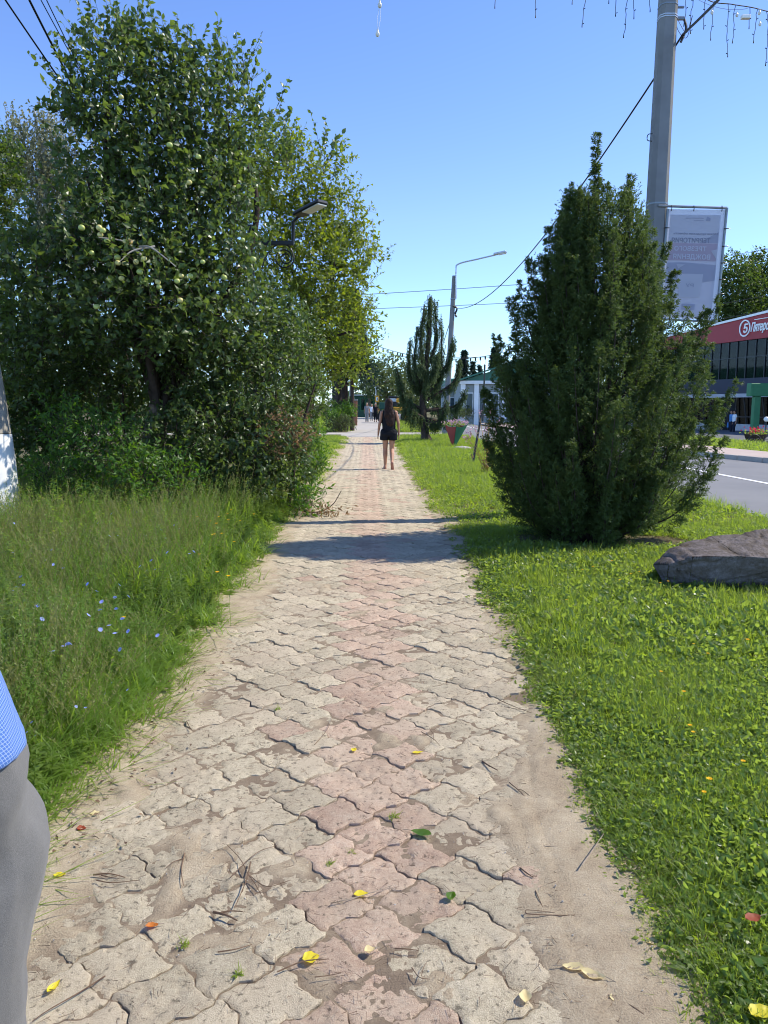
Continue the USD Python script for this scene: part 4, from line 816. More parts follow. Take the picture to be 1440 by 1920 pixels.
# ---------------------------------------------------------------- the weeping conifer
rng = np.random.default_rng(411)
wp = thing("weeping_conifer", "slender weeping conifer with hanging curtains of twigs beside the red and green planter", "conifer")
WD = 31.0; WB = ground(797, 828); WB[1] = WD; WB[2] = -0.05
obj("trunk", tube(curve([WB, at(793, 770, WD), at(797, 700, WD), at(806, 620, WD), at(808, 556, WD)], 7), np.r_[0.34, 0.24, np.linspace(0.17, 0.03, 27)], 9), "bark_dark", wp, smooth=60)
fol = []
def curtain(pts, n, lo, hi, dens=1.0, dj=0.35):
    c = curve([at(u, v, WD + dy) for u, v, dy in pts], 9)
    obj("branch", tube(c, np.linspace(0.075, 0.012, len(c)), 5), "bark_dark", wp, smooth=60)
    s = rng.uniform(0.1, 1.0, n) * (len(c) - 1); i = np.minimum(s.astype(int), len(c) - 2); p = c[i] + (c[i + 1] - c[i]) * (s - i)[:, None]
    p = p + rng.normal(0, 0.055, (n, 3)); L = rng.uniform(lo, hi, n)
    fol.append(needle_spray(rng, p, A([0, 0, -1.0]) + rng.normal(0, 0.14, (n, 3)), L, 20, 0.085, 0.022))
for pts, n, lo, hi in ((((797, 690, 0), (803, 620, 0), (806, 552, 0)), 217, .2, 0.58), (((799, 690, .2), (817, 640, .2), (815, 560, .2)), 140, .2, 0.52), (((795, 720, 0), (790, 640, -.2), (795, 570, -.2)), 165, .2, 0.58),
                       (((795, 730, 0), (777, 690, -.1), (783, 612, -.1)), 140, .2, 0.52), (((793, 740, 0), (768, 700, .2), (769, 632, .2)), 140, .2, 0.46), (((800, 740, 0), (826, 700, .1), (827, 588, .1)), 140, .2, 0.52),
                       (((800, 700, 0), (838, 684, 0), (850, 632, 0)), 153, .2, 0.52), (((800, 750, 0), (850, 716, .3), (862, 672, .3)), 127, .2, 0.46), (((797, 770, 0), (855, 760, -.2), (874, 728, -.2)), 127, .2, 0.40),
                       (((795, 770, 0), (760, 745, -.2), (743, 690, -.2)), 153, .2, 0.52), (((795, 780, 0), (762, 775, 0), (752, 720, 0)), 140, .2, 0.63), (((797, 785, 0), (775, 770, -.5), (764, 740, -.5)), 140, .2, 0.69),
                       (((797, 790, 0), (822, 790, -.5), (838, 750, -.5)), 140, .2, 0.46), (((800, 720, 0), (815, 690, -.7), (822, 660, -.7)), 153, .2, 0.58), (((797, 740, 0), (800, 700, -.8), (786, 680, -.8)), 153, .2, 0.58), (((797, 785, 0), (845, 790, .3), (862, 756, .3)), 112, .2, 0.34)):
    curtain(pts, n, lo, hi)
obj("foliage", merge(fol), "needle_weeping", wp, kind="stuff")

# ---------------------------------------------------------------- poles, lamps, wires
def post(parent, base, top, w0, w1, mt="concrete", chamfer=0.22, name="post"):
    """A tapering concrete post of square section with cut corners."""
    base, top = np.asarray(base, float), np.asarray(top, float)
    def ring(c, w):
        k = w * chamfer; h = w / 2
        return [c + A([x, y, 0]) for x, y in ((-h, -h + k), (-h + k, -h), (h - k, -h), (h, -h + k), (h, h - k), (h - k, h), (-h + k, h), (-h, h - k))]
    v = A(ring(base, w0) + ring(top, w1) + [base, top]); f = []
    for i in range(8):
        j = (i + 1) % 8; f += [(i, j, 8 + j), (i, 8 + j, 8 + i), (16, j, i), (17, 8 + i, 8 + j)]
    return obj(name, trimesh.Trimesh(v, A(f), process=False), mt, parent)
PB = at(1199, 965, 10.5); PB[2] = -0.2; PT = at(1259, -110, 10.5)
pole = thing("utility_pole", "tall grey concrete pole rising behind the juniper", "pole")
post(pole, PB, PT, 0.285, 0.205)
def pole_at(z): return PB + (PT - PB) * ((z - PB[2]) / (PT[2] - PB[2]))
def clampband(z, h=0.02, ext=0.004, mt="galvanised"):
    c = pole_at(z); w = 0.285 - 0.08 * ((z - PB[2]) / (PT[2] - PB[2]))
    return post(pole, c, c + A([0, 0, h]), w + ext * 2, w + ext * 2, mt, name="clamp_band")
zz = [at(1250, v, 10.5)[2] for v in (38, 34, 14, 386, 392)]
for z in zz[:2]: clampband(z, 0.012)
clampband(zz[2], 0.015, mt="steel")
for z in (zz[3],): clampband(z, 0.02, mt="steel")
c1 = pole_at(at(1268, 36, 10.5)[2]) + A([0.10, -.02, 0])
obj("bracket", box(c1[0], c1[0] + 0.11, c1[1] - .02, c1[1] + .02, c1[2] - .02, c1[2] + .02, 0.006), "steel", pole)
hk = c1 + A([0.11, 0, -.01]); obj("hook", tube(curve([hk, hk + A([.03, 0, -.10]), hk + A([0.0, 0, -.20]), hk + A([-.03, 0, -.27])], 5), 0.016, 6), "black_paint", pole, smooth=60)
c2 = pole_at(at(1268, 15, 10.5)[2]) + A([0.11, -.02, 0]); obj("bracket", box(c2[0], c2[0] + 0.09, c2[1] - .015, c2[1] + .015, c2[2] - .012, c2[2] + .012, 0.004), "steel", pole)
q = at(1220, 258, 10.36); obj("loop", tube(curve([q + A([.02, 0, .05]), q + A([-.035, 0, .035]), q + A([-.04, 0, -.03]), q + A([.02, 0, -.045])], 5), 0.006, 5), "black_paint", pole, smooth=60)
for k, (dx, dz) in enumerate(((.05, -.10), (.02, -.16))):
    a = c1 + A([0.0, -.03, .02]); obj("tie_wire", tube(curve([a, a + A([dx, 0, dz]), a + A([.14, 0, dz - .1]), a + A([.20, 0, .0])], 6), 0.004, 4), "cable", pole, smooth=60)

lampA = thing("street_lamp", "distant grey street lamp with a curved arm over the road, behind the weeping conifer", "street lamp")
LB = ground(833, 815); LB[1] = 38.0; LB = A([at(834, 800, 38)[0], 38.0, -.2]); LT = at(852, 517, 38.0)
post(lampA, LB, LT, 0.30, 0.20)
arm = curve([at(855, 560, 37.85), at(855, 508, 37.85), at(860, 495, 37.85), at(895, 486, 37.6), at(929, 478, 37.4)], 8)
obj("arm", tube(arm, 0.035, 8), "galvanised", lampA, smooth=60)
h0, h1 = at(926, 479, 37.4), at(950, 474, 37.2)
def lamp_head(parent, a, b, w, th, body="galvanised", lens="white_plastic"):
    d = unit(b - a); L = np.linalg.norm(b - a); s = unit(np.cross(d, A([0, 0, 1.0]))); n = np.cross(s, d)
    def o(x0, x1, y0, y1, z0, z1, bev):
        m = box(x0, x1, y0, y1, z0, z1, bev); v = np.asarray(m.vertices); m.vertices = a + v[:, :1] * d + v[:, 1:2] * s + v[:, 2:] * n; return m
    obj("housing", o(0, L, -w / 2, w / 2, 0, th, th * .3), body, parent)
    obj("lens", o(L * .35, L * .97, -w * .42, w * .42, -th * .25, 0.002, th * .1), lens, parent)
lamp_head(lampA, h0, h1, 0.24, 0.10)
obj("clamp_band", post.__call__(lampA, pole_at(0) * 0 + LB + (LT - LB) * .82, LB + (LT - LB) * .823, .25, .25, "steel", name="clamp_ring") and box(LB[0], LB[0] + .01, 38.2, 38.21, 3, 3.01), "steel", lampA) if False else post(lampA, LB + (LT - LB) * .86, LB + (LT - LB) * .866, .245, .245, "steel", name="clamp_band")
hkA = at(857, 578, 37.9)
obj("insulator", tube(curve([hkA + A([-.2, 0, .1]), hkA, hkA + A([-.08, 0, -.25]), hkA + A([-.02, 0, -.42])], 4), 0.05, 6), "black_paint", lampA, smooth=60)

lampB = thing("street_lamp", "black street lamp with flat head and scrolled bracket sticking out of the leaves", "street lamp")
D2 = 11.9
bx = at(470, 455, D2)
obj("post", tube(A([[bx[0], D2, -0.1], [bx[0], D2, bx[2] + .25]]), 0.05, 10), "black_paint", lampB, smooth=60)
a, b = at(468, 453, D2), at(551, 456, D2)
obj("crossbar", box(a[0], b[0], D2 - .035, D2 + .035, b[2] - .03, b[2] + .03, 0.004), "black_paint", lampB)
obj("riser", tube(A([at(549, 456, D2), at(550, 416, D2), at(560, 405, D2 - .1)]), 0.026, 8), "black_paint", lampB, smooth=60)
lamp_head(lampB, at(558, 407, D2 - .1), at(606, 382, D2 - .5), 0.21, 0.06, "black_paint", "white_plastic")
cxs, czs = at(532, 483, D2)[0], at(532, 483, D2)[2]; th_ = np.linspace(0, 2 * PI * 2.0, 60); rr = np.linspace(0.155, 0.04, 60)
sp = np.stack([cxs + np.cos(th_) * rr - .0 + 0.04 * (th_ / th_[-1]), 0 * th_ + D2, czs - np.sin(th_) * rr], 1)
left = curve([at(491, 505, D2), at(498, 482, D2), at(512, 464, D2), at(530, 457, D2), at(545, 466, D2), sp[0]], 8)
obj("scroll", tube(left, 0.011, 6), "black_paint", lampB, smooth=60); obj("scroll", tube(sp, 0.011, 6), "black_paint", lampB, smooth=60)

def cable_thing(name, label, pts, r=0.011, cat_="cable", mt="cable", group=None):
    t = thing(name, label, cat_, (0, 0, 0), 0, group); obj("strand", tube(pts, r, 6), mt, t, smooth=60); return t
hk2 = hk + A([-.01, 0, -.18])
cable_thing("power_cable", "thick black cable sagging from the near concrete pole to the distant street lamp", wire(hk2, hkA, 0.92, 40), 0.0135)
e1 = hk2 + (at(1345, -2, 8.4) - hk2) * 2.2
cable_thing("power_cable", "thick black cable running up from the near pole to the top right corner", wire(hk2, e1, 0.02, 12), 0.015)
cable_thing("power_cable", "black cable continuing from the distant street lamp behind the weeping conifer", wire(at(845, 600, 38), at(780, 745, 90), 1.0, 20), 0.02)
# the four wires crossing the top left corner
g4 = None
for (u0, v0, u1, v1, r, lab) in ((15, 0, 235, 300, .010, "leftmost and straightest black overhead wire in the top left corner"), (55, 0, 205, 270, .013, "thickest black overhead wire, second from the left in the top left corner"),
                            (70, 0, 205, 215, .006, "thin overhead wire, third from the left in the top left corner"), (84, 0, 215, 240, .006, "thin overhead wire, rightmost in the top left corner")):
    a, b = at(u0 - 60 * (u1 - u0) / 220, v0 - 82, 8.2), at(u1 + (u1 - u0) * .6, v1 + (v1 - v0) * .6, 17.0)
    cable_thing("overhead_wire", lab, wire(a, b, 0.16, 24), r)
for v0, v1, lab in ((553, 521, "upper of the two thin far wires above the weeping conifer"), (577, 562, "lower of the two thin far wires above the weeping conifer")):
    cable_thing("overhead_wire", lab, wire(at(560, v0 + 6, 62), at(1260, v1 - 10, 62), 0.12, 20), 0.022)
for v, lab in ((560, "highest thin wire before the dark trees behind the red shop"), (588, "middle thin wire before the dark trees behind the red shop"), (600, "lowest thin wire before the dark trees behind the red shop")):
    cable_thing("overhead_wire", lab, wire(at(1250, v + 28, 66), at(1620, v - 45, 52), 0.1, 12), 0.02)
cable_thing("overhead_wire", "thin wire against the sky right of the banner", wire(at(1240, 500, 40), at(1700, 420, 40), 0.05, 12), 0.012)

# icicle garlands strung over the pavement and the road
rng = np.random.default_rng(421)
def garland(label, line, drops, r=0.004, bulbs=True, step=0.055):
    """A string of lights: a carrier wire and hanging strands with little lamps standing off them."""
    t = thing("light_garland", label, "light garland"); obj("carrier_wire", tube(line, r * 1.6, 5), "cable", t, smooth=60)
    for p, L in drops:
        n = max(4, int(L / 0.05)); z = np.linspace(0, -L, n); x = np.cumsum(rng.normal(0, 0.008, n)); y = np.cumsum(rng.normal(0, 0.005, n))
        c = p + np.stack([x - x[0], y - y[0], z], 1); parts = [tube(c, r, 4)]
        if bulbs:
            for k in range(2, n, 3):
                s = rng.choice([-1, 1]); parts.append(tube(A([c[k], c[k] + A([s * .022, 0, .012])]), [0.003, 0.006], 5))
            parts.append(tube(A([c[-1], c[-1] + A([0, 0, -.035])]), [0.0045, 0.007], 5))
        obj("strand", cat(parts), "cable", t, smooth=60)
GD = 10.4
ln = A([at(x, -26 - 12 * math.sin((x - 880) / 370 * PI), GD) for x in np.linspace(880, 1245, 14)])
dr = [(at(u, -30, GD), at(u, -30, GD)[2] - at(u, v, GD)[2]) for u, v in ((927, 11), (1006, 27), (1074, 3), (1097, 47), (1155, 25), (1178, 65), (1188, 30), (1218, 17), (1141, 2))]
garland("dangling icicle light garland at the top edge, left of the concrete pole", ln, dr)
ln = curve([at(1262, -60, GD), at(1324, -2, GD), at(1372, 8, GD), at(1410, 14, GD), at(1442, 22, GD), at(1520, 40, GD)], 6)
dr = [(at(u, v0, GD), at(u, v0, GD)[2] - at(u, v, GD)[2]) for u, v0, v in ((1284, -30, 45), (1302, -15, 58), (1323, -2, 50), (1340, 2, 70), (1365, 6, 103), (1380, 9, 75), (1406, 13, 49), (1421, 17, 76), (1437, 20, 118))]
garland("dangling icicle light garland at the top right, right of the concrete pole", ln, dr)
t = thing("bulb_string", "thin wire with pale bulbs and a small box strung beside the right garland", "bulb string")
obj("wire", tube(wire(at(1310, 0, GD - .1), at(1402, 16, GD - .1), 0.05, 10), 0.0025, 4), "cable", t, smooth=60)
def bulb(parent, p, s=1.0, name="bulb"):
    prof = A([(0.0, -.030), (.012, -.028), (.0185, -.016), (.019, -.004), (.012, .012), (.008, .018), (.008, .032), (0, .033)]) * s
    m = trimesh.creation.revolve(prof, sections=12); m.apply_translation(p); m.fix_normals(); obj(name, m, "clear_bulb", parent, smooth=60)
for u, v in ((1335, 22), (1382, 27), (1424, 23), (1425, 44)): bulb(t, at(u, v, GD - .1))
p = at(1398, 32, GD - .1); obj("junction_box", box(p[0] - .055, p[0] + .055, p[1] - .03, p[1] + .03, p[2] - .022, p[2] + .022, .006), "white_plastic", t)
t = thing("hanging_bulbs", "two white bulbs hanging on thin strings against the sky, top centre", "bulb string")
p0, p1 = at(712, 8, 9.5), at(708, 62, 9.5)
obj("string", tube(A([p0 + A([0, 0, .7]), p0]), 0.002, 4), "white_plastic", t, smooth=60)
obj("string", tube(A([p0, p0 + A([-.022, 0, -.12]), p1]), 0.0022, 4), "white_plastic", t, smooth=60); obj("string", tube(A([p0, p0 + A([.012, 0, -.14]), p1]), 0.0022, 4), "white_plastic", t, smooth=60)
for p in (p0, p1): bulb(t, p, 1.3)
far = thing("light_garland", "faint garland of lights strung high across the road in the distance", "light garland")
l1 = wire(at(700, 646, 60), at(965, 655, 60), 0.9, 30); obj("carrier_wire", tube(l1, 0.02, 4), "cable", far, smooth=60)
for k in range(1, 29):
    p = l1[k]; obj("strand", tube(A([p, p + A([0, 0, -rng.uniform(.5, 1.3)])]), 0.009, 4), "cable", far)
    obj("lamp", box(p[0] - .05, p[0] + .05, p[1] - .05, p[1] + .05, p[2] - .26, p[2] - .02, .02), "cable", far)
cable_thing("overhead_wire", "thin slack wire below the distant garland across the road", wire(at(740, 668, 70), at(960, 668, 70), .1, 12), 0.02)

# ---------------------------------------------------------------- banner on the pole
bn = thing("banner", "grey fabric roadside banner in a steel frame on the concrete pole, seen from behind", "banner")
BY = 10.38
def bp(u, v, y=BY): return at(u, v, y)
q0, q1, q2, q3 = bp(1253, 388), bp(1363, 390), bp(1343, 604), bp(1236, 598)
obj("frame_bar", tube(A([bp(1234, 386), q1]), 0.017, 8), "steel", bn, smooth=60); obj("frame_bar", tube(A([q1, q2]), 0.018, 8), "steel", bn, smooth=60)
obj("frame_bar", tube(A([q3, q2]), 0.014, 8), "steel", bn, smooth=60); obj("frame_bar", tube(A([bp(1252, 392), q3]), 0.018, 8), "steel", bn, smooth=60)
def bq(s, t, lift=0.0):
    """A spot on the banner: s from left to right, t from top to bottom, lift towards the path."""
    u0, u1 = A([1256, 393.0]), A([1361, 394.0]); l0, l1 = A([1239, 596.0]), A([1341, 601.0])
    a = (u0 + (u1 - u0) * s) * (1 - t) + (l0 + (l1 - l0) * s) * t; return bp(a[0], a[1], BY - lift)
def patch(name, mt, poly, lift):
    pg = Polygon(poly).segmentize(0.12)
    from shapely import constrained_delaunay_triangles
    tri = [list(g.exterior.coords)[:3] for g in constrained_delaunay_triangles(pg).geoms]
    v = A([bq(s, t, lift) for g in tri for s, t in g]); f = np.arange(len(v)).reshape(-1, 3)
    n = np.cross(v[f[:, 1]] - v[f[:, 0]], v[f[:, 2]] - v[f[:, 0]]); f[n[:, 1] > 0] = f[n[:, 1] > 0][:, ::-1]
    obj(name, (v, f), mt, bn)
def rect(a, b, c, d): return [(a, c), (b, c), (b, d), (a, d)]
patch("cloth", "banner_margin", rect(-.02, 1.02, -.005, 1.0), 0.0)
patch("printed_sheet", "banner_cloth", rect(.02, .92, .045, .985), 0.003)
patch("printed_shape", "banner_pale", [(.03, .05), (.91, .05), (.91, .24), (.62, .30), (.03, .30)], 0.005)
patch("printed_shape", "banner_dark", [(.91, .20), (.91, .30), (.58, .30)], 0.0065)
patch("printed_band", "banner_rose", rect(.03, .91, .305, .465), 0.006)
patch("printed_shape", "banner_dark", [(.03, .49), (.30, .48), (.92, .50), (.92, .64), (.70, .66), (.70, .585), (.24, .585), (.24, .66), (.03, .66)], 0.005)
patch("printed_shape", "banner_pale", [(.24, .59), (.70, .585), (.66, .80), (.30, .80)], 0.007)
patch("printed_shape", "banner_pale", [(.80, .37), (.92, .355), (.92, .45)], 0.008)
patch("printed_shape", "banner_pale", [(.20, .50), (.36, .50), (.24, .54)], 0.008)
patch("printed_shape", "banner_dark", rect(.36, .60, .86, .915), 0.007)
def lettering(text, s_right, t_base, height, width, mt, lift=0.009):
    """Print seen from the back of the cloth, so the words read right to left."""
    m = meshkit.text_mesh(text, 1.0, 0.001, True); v = np.asarray(m.vertices); w = v[:, 0].max()
    f = A(m.faces); top = v[:, 2] > 0.0005; f = f[top[f].all(1)]
    P = A([bq(s_right - x / w * width, t_base - y * height, lift) for x, y in v[:, :2]])
    obj("lettering", (P, f[:, ::-1]), mt, bn)
lettering("ТЕРРИТОРИЯ", .78, .300, .042, .70, "banner_print"); lettering("Нижегородская область", .90, .225, .016, .80, "banner_print")
lettering("ТРЕЗВОГО", .72, .375, .040, .58, "banner_margin"); lettering("ВОЖДЕНИЯ", .81, .450, .044, .68, "banner_margin"); lettering("РУ", .56, .705, .03, .16, "banner_dark")
patch("printed_line", "banner_dark", rect(.30, .62, .072, .080), 0.008); patch("printed_line", "banner_dark", rect(.45, .62, .093, .098), 0.008); patch("printed_line", "banner_dark", [(.68, .06), (.74, .075), (.74, .10), (.66, .10)], 0.008)
for s, t_ in ((0.02, 0), (.42, 0), (.92, 0)):
    p = bq(s, t_, .01); obj("tie", tube(A([p + A([0, -.01, .05]), p + A([0, -.025, .02]), p + A([0, -.01, -.02])]), 0.006, 5), "black_paint", bn, smooth=60)
for t_ in (.17, .33, .48, .63, .76):
    p = bq(1.03, t_, .01); obj("tie", tube(A([p + A([-.03, -.01, 0]), p + A([.02, -.03, 0]), p + A([.055, -.01, 0])]), 0.006, 5), "black_paint", bn, smooth=60)
for t_ in (.17, .46): p = bq(-.03, t_, .01); obj("tie", tube(A([p + A([.03, -.01, 0]), p + A([-.01, -.03, 0]), p + A([-.04, -.01, 0])]), 0.006, 5), "black_paint", bn, smooth=60)

# ---------------------------------------------------------------- boulder, planter, flowers by the juniper
def rock(name, label, loc, size, seed, mt, rz=0, rough=0.22, flat=0.0):
    m = trimesh.creation.icosphere(5, 1.0); v = np.asarray(m.vertices).copy(); rg = np.random.default_rng(seed)
    for _ in range(18 if flat else 26):                                                   # broken faces
        n = unit(rg.normal(size=3)); n[2] *= 0.8; n = unit(n); o = rg.uniform(0.55, 0.85) if flat else rg.uniform(0.62, 0.92); d = v @ n; k = d > o; v[k] -= np.outer(d[k] - o, n) * 0.9
    v *= 1 + rough * (fbm(v + seed, 2.2, 4, seed) - 0.5)[:, None]
    r = np.linalg.norm(v, axis=1); v += unit(v) * (0.035 * (np.abs(fbm(v + 9, 6, 3, seed) - .5) * -2 + .5))[:, None] + unit(v) * (0.02 * (fbm(v, 18, 3, 4) - .5))[:, None]
    if flat:
        v[:, 2] = np.where(v[:, 2] > 0.55, 0.55 + (v[:, 2] - 0.55) * 0.35, v[:, 2]); v[:, 1] -= flat * np.clip(v[:, 2] + .3, -0.6, 0.9) * (v[:, 1] < 0.3); v[:, 0] *= 1 + 0.12 * v[:, 2]
    v = v * A(size); c, s = math.cos(rz), math.sin(rz); v = np.stack([v[:, 0] * c - v[:, 1] * s, v[:, 0] * s + v[:, 1] * c, v[:, 2]], 1)
    m.vertices = v
    p = obj(name, m, mt, None, smooth=30, label=label, cat="rock"); UsdGeom.Xformable(p).AddTranslateOp().Set(Gf.Vec3d(*map(float, loc))); return p
def slab_rock(name, label, loc, pts, seed, mt):
    """A big stone: a hull of hand-set corners, split finely and roughened."""
    m = trimesh.convex.convex_hull(A(pts, float)); v, f = trimesh.remesh.subdivide_to_size(m.vertices, m.faces, 0.035, max_iter=12); m = trimesh.Trimesh(v, f, process=True); v = np.asarray(m.vertices)
    trimesh.smoothing.filter_taubin(m, iterations=6); v = np.asarray(m.vertices); n = np.asarray(m.vertex_normals)
    led = np.abs(fbm(v * A([1, 1, 2.2]) + seed, 3.2, 3, seed) - .5)
    m.vertices = v + n * (0.07 * (fbm(v + seed, 2.2, 2, seed) - .5) - 0.014 * np.exp(-(led / .02) ** 2) + 0.014 * (fbm(v, 9, 3, 4) - .5) + 0.007 * (fbm(v, 34, 2, 6) - .5))[:, None]
    p = obj(name, m, mt, None, smooth=28, label=label, cat="rock"); UsdGeom.Xformable(p).AddTranslateOp().Set(Gf.Vec3d(*map(float, loc))); return p
mat("boulder", {"t": ("texture_coordinate", {}), "n": ("noise_texture", {"scale": 4.0, "detail": 8.0, "roughness": 0.65}), "n2": ("noise_texture", {"scale": 22.0, "detail": 6.0, "roughness": 0.7}), "mf": ("mix_float", {"fac": 0.4}),
    "r": ("rgb_ramp", {"ramp": [(0.3, (0.042, 0.031, 0.02)), (0.42, (0.085, 0.065, 0.045)), (0.52, (0.125, 0.104, 0.094)), (0.65, (0.22, 0.19, 0.182))]}), "b": ("bump", {"strength": 0.9, "distance": 0.03}), "p": ("principled_bsdf", {"roughness": 0.85, "specular_ior_level": 0.25})},
    [("t.object", "n.vector"), ("t.object", "n2.vector"), ("n.fac", "mf.a"), ("n2.fac", "mf.b"), ("mf.result", "r.fac"), ("r.color", "p.base_color"), ("n2.fac", "b.height"), ("b.normal", "p.normal")])
slab_rock("boulder", "big flat-topped brownish boulder lying on the lawn at the right edge", (3.04, 6.28, -0.03), [(-.80, -.02, .22), (-.74, -.20, .26), (-.72, -.10, .06), (-.60, -.30, .34), (-.62, .05, .37), (-.25, -.40, .37), (.10, -.44, .35), (.45, -.42, .31), (.85, -.32, .26), (-.30, .10, .44), (.15, .12, .50), (.55, .10, .47), (.95, .05, .32), (-.55, -.12, -.05), (0, -.14, -.1), (.6, -.12, -.1), (-.6, .42, .1), (.7, .42, .1), (-.5, .4, -.1), (.7, .4, -.1), (1.0, -.05, .05)], 7, "boulder")
rock("flat_stone", "low flat grey stone beside the red and green planter", ground(868, 846) + A([0, .2, 0.05]), (0.42, 0.3, 0.13), 12, "stone_grey")
pl = thing("flower_planter", "red and green inverted pyramid planter full of flowers on the lawn", "planter")
PD = 26.7; tip = at(850, 843, PD); tip[2] = -0.02
c0, c1_, c2_, c3_ = at(834, 797, PD + .15), at(855, 800, PD - .28), at(877, 797, PD + .1), at(856, 794, PD + .45)
zt = 0.80; cs = [A([c[0], c[1], zt + (0.06 if k != 1 else -0.02)]) for k, c in enumerate((c0, c1_, c2_, c3_))]
def panel(a, b, mt, name):
    m = (a + b) / 2 + A([0, 0, -.05]); n = unit(np.cross(b - tip, a - tip)) * 0.012
    e = [a, (a * .65 + b * .35) + A([0, 0, -.055]), (a * .35 + b * .65) + A([0, 0, -.055]), b]
    o = [tip] + e; i_ = [p + n for p in o]; v = A(o + i_); f = []
    for k in range(1, 4): f += [(0, k, k + 1), (5, 5 + k + 1, 5 + k)]
    for k in range(5): j = (k + 1) % 5; f += [(k, 5 + k, 5 + j), (k, 5 + j, j)]
    t_ = trimesh.Trimesh(v, A(f), process=False); t_.fix_normals(); obj(name, t_, mt, pl)
panel(cs[0], cs[1], "planter_red", "side_panel"); panel(cs[1], cs[2], "planter_green", "side_panel"); panel(cs[2], cs[3], "planter_red", "side_panel"); panel(cs[3], cs[0], "planter_green", "side_panel")
obj("soil", trimesh.convex.convex_hull(A([c * .9 + tip * .1 + A([0, 0, -.05]) for c in cs] + [c * .8 + tip * .2 for c in cs])), "soil_dark", pl)
rng = np.random.default_rng(431); cc = np.mean(cs, 0)
p = cc + rng.normal(0, 1, (240, 3)) * A([.19, .19, .05]) + A([0, 0, .02]); obj("flower_leaves", leaves(p, sphere_dirs(rng, 240) + A([0, 0, .4]), sphere_dirs(rng, 240), .07, .04), "weed_leaf", pl, kind="stuff")
p = cc + rng.normal(0, 1, (150, 3)) * A([.21, .21, .05]) + A([0, 0, .09]); obj("blossoms", leaves(p, sphere_dirs(rng, 150), sphere_dirs(rng, 150), .055, .05), "petal_pink", pl, kind="stuff")
st = thing("planter_stake", "black metal stake leaning beside the juniper", "stake")
obj("rod", tube(A([at(886, 872, 19.6), at(905, 762, 19.75), at(909, 742, 19.8)]), [.032, .028, .02], 8), "black_paint", st, smooth=60)
obj("foot", tube(A([at(886, 872, 19.6) + A([0, 0, -.15]), at(886, 872, 19.6)]), .03, 8), "black_paint", st, smooth=60)
hp = thing("dried_flower_plant", "drying plant of yellow stalks and pink-white flowers at the juniper's left foot", "flowering plant")
b0 = ground(912, 893); rs = []; fl = []
for k in range(15):
    a = rng.uniform(-.5, .35); tp_ = b0 + A([a, rng.uniform(-.2, .2), rng.uniform(.75, 1.45)]); rs.append(strips(b0[None] + rng.normal(0, .02, (1, 3)), (b0 + (tp_ - b0) * A([.4, .4, .55]))[None], .010)); rs.append(strips((b0 + (tp_ - b0) * A([.4, .4, .55]))[None], tp_[None], .008)); fl.append(tp_)
obj("stalks", merge(rs), "stalk_yellow", hp, kind="stuff")
p = np.repeat(A(fl), 6, 0) + rng.normal(0, .04, (len(fl) * 6, 3)); obj("blossoms", leaves(p, sphere_dirs(rng, len(p)), sphere_dirs(rng, len(p)), .055, .04), "petal_pink", hp, kind="stuff")
p = b0 + rng.random((90, 1)) * (A(fl)[rng.integers(len(fl), size=90)] - b0) + rng.normal(0, .04, (90, 3)); obj("leaves", leaves(p, sphere_dirs(rng, 90) - A([0, 0, .5]), sphere_dirs(rng, 90), .12, .035), "leaf_dry", hp, kind="stuff")
sp_ = thing("thin_post", "thin dark post standing between juniper and green gable roof", "post"); obj("shaft", tube(A([at(905, 790, 30), at(909, 686, 30)]), .035, 6), "black_paint", sp_, smooth=60); obj("cap", tube(A([at(909, 686, 30), at(909, 683, 30)]), [.05, .02], 6), "black_paint", sp_)

# ---------------------------------------------------------------- the shop across the road
SO = A([27.0, 54.0, 0.0]); ST = unit(A([-0.215, 0.977, 0])); SN = A([-ST[1], ST[0], 0.0]); SZ = -0.55
def sbox(s0, s1, n0, n1, z0, z1, bev=0.0):
    """A box on the shop front: s along it, n outwards from it."""
    m = box(s0, s1, n0, n1, z0, z1, bev); v = np.asarray(m.vertices); m.vertices = SO + v[:, :1] * ST + v[:, 1:2] * SN + v[:, 2:] * A([0, 0, 1.0]); m.fix_normals(); return m
sh_ = thing("shop", "two-storey shop with a red sign band and rows of dark windows across the road", "shop")
S0, S1 = -16.0, 22.0
def top(s): return 7.9 - 0.052 * s
def wedge(s0, s1, n0, n1, z0, dz0, dz1, name, mt):
    v = [(s, n, z) for s in (s0, s1) for n in (n0, n1) for z in ((z0 if z0 is not None else top(s) + dz0), top(s) + dz1)]
    m = trimesh.convex.convex_hull(A(v)); v = np.asarray(m.vertices); m.vertices = SO + v[:, :1] * ST + v[:, 1:2] * SN + v[:, 2:] * A([0, 0, 1.0]); m.fix_normals(); obj(name, m, mt, sh_)
obj("wall", sbox(S0, S1, -14, -0.9, SZ, 7.0), "dark_room", sh_)
wedge(S0, S1, -14, 0.28, None, 0.0, 0.16, "roof_edge", "white_paint")
wedge(S0, S1, -0.85, 0.20, 6.17, 0, -0.003, "sign_band", "red_paint")
obj("spandrel", sbox(S0, S1, -0.85, 0.10, 2.35, 3.45), "navy_panel", sh_)
obj("ledge", sbox(S0, S1, -0.85, 0.24, 2.08, 2.347), "pale_ledge", sh_)
obj("plinth", sbox(S0, 4.5, -0.85, -0.1, SZ, 0.12), "pale_ledge", sh_); obj("plinth", sbox(6.6, S1, -0.85, -0.1, SZ, 0.12), "pale_ledge", sh_)
rng = np.random.default_rng(501)
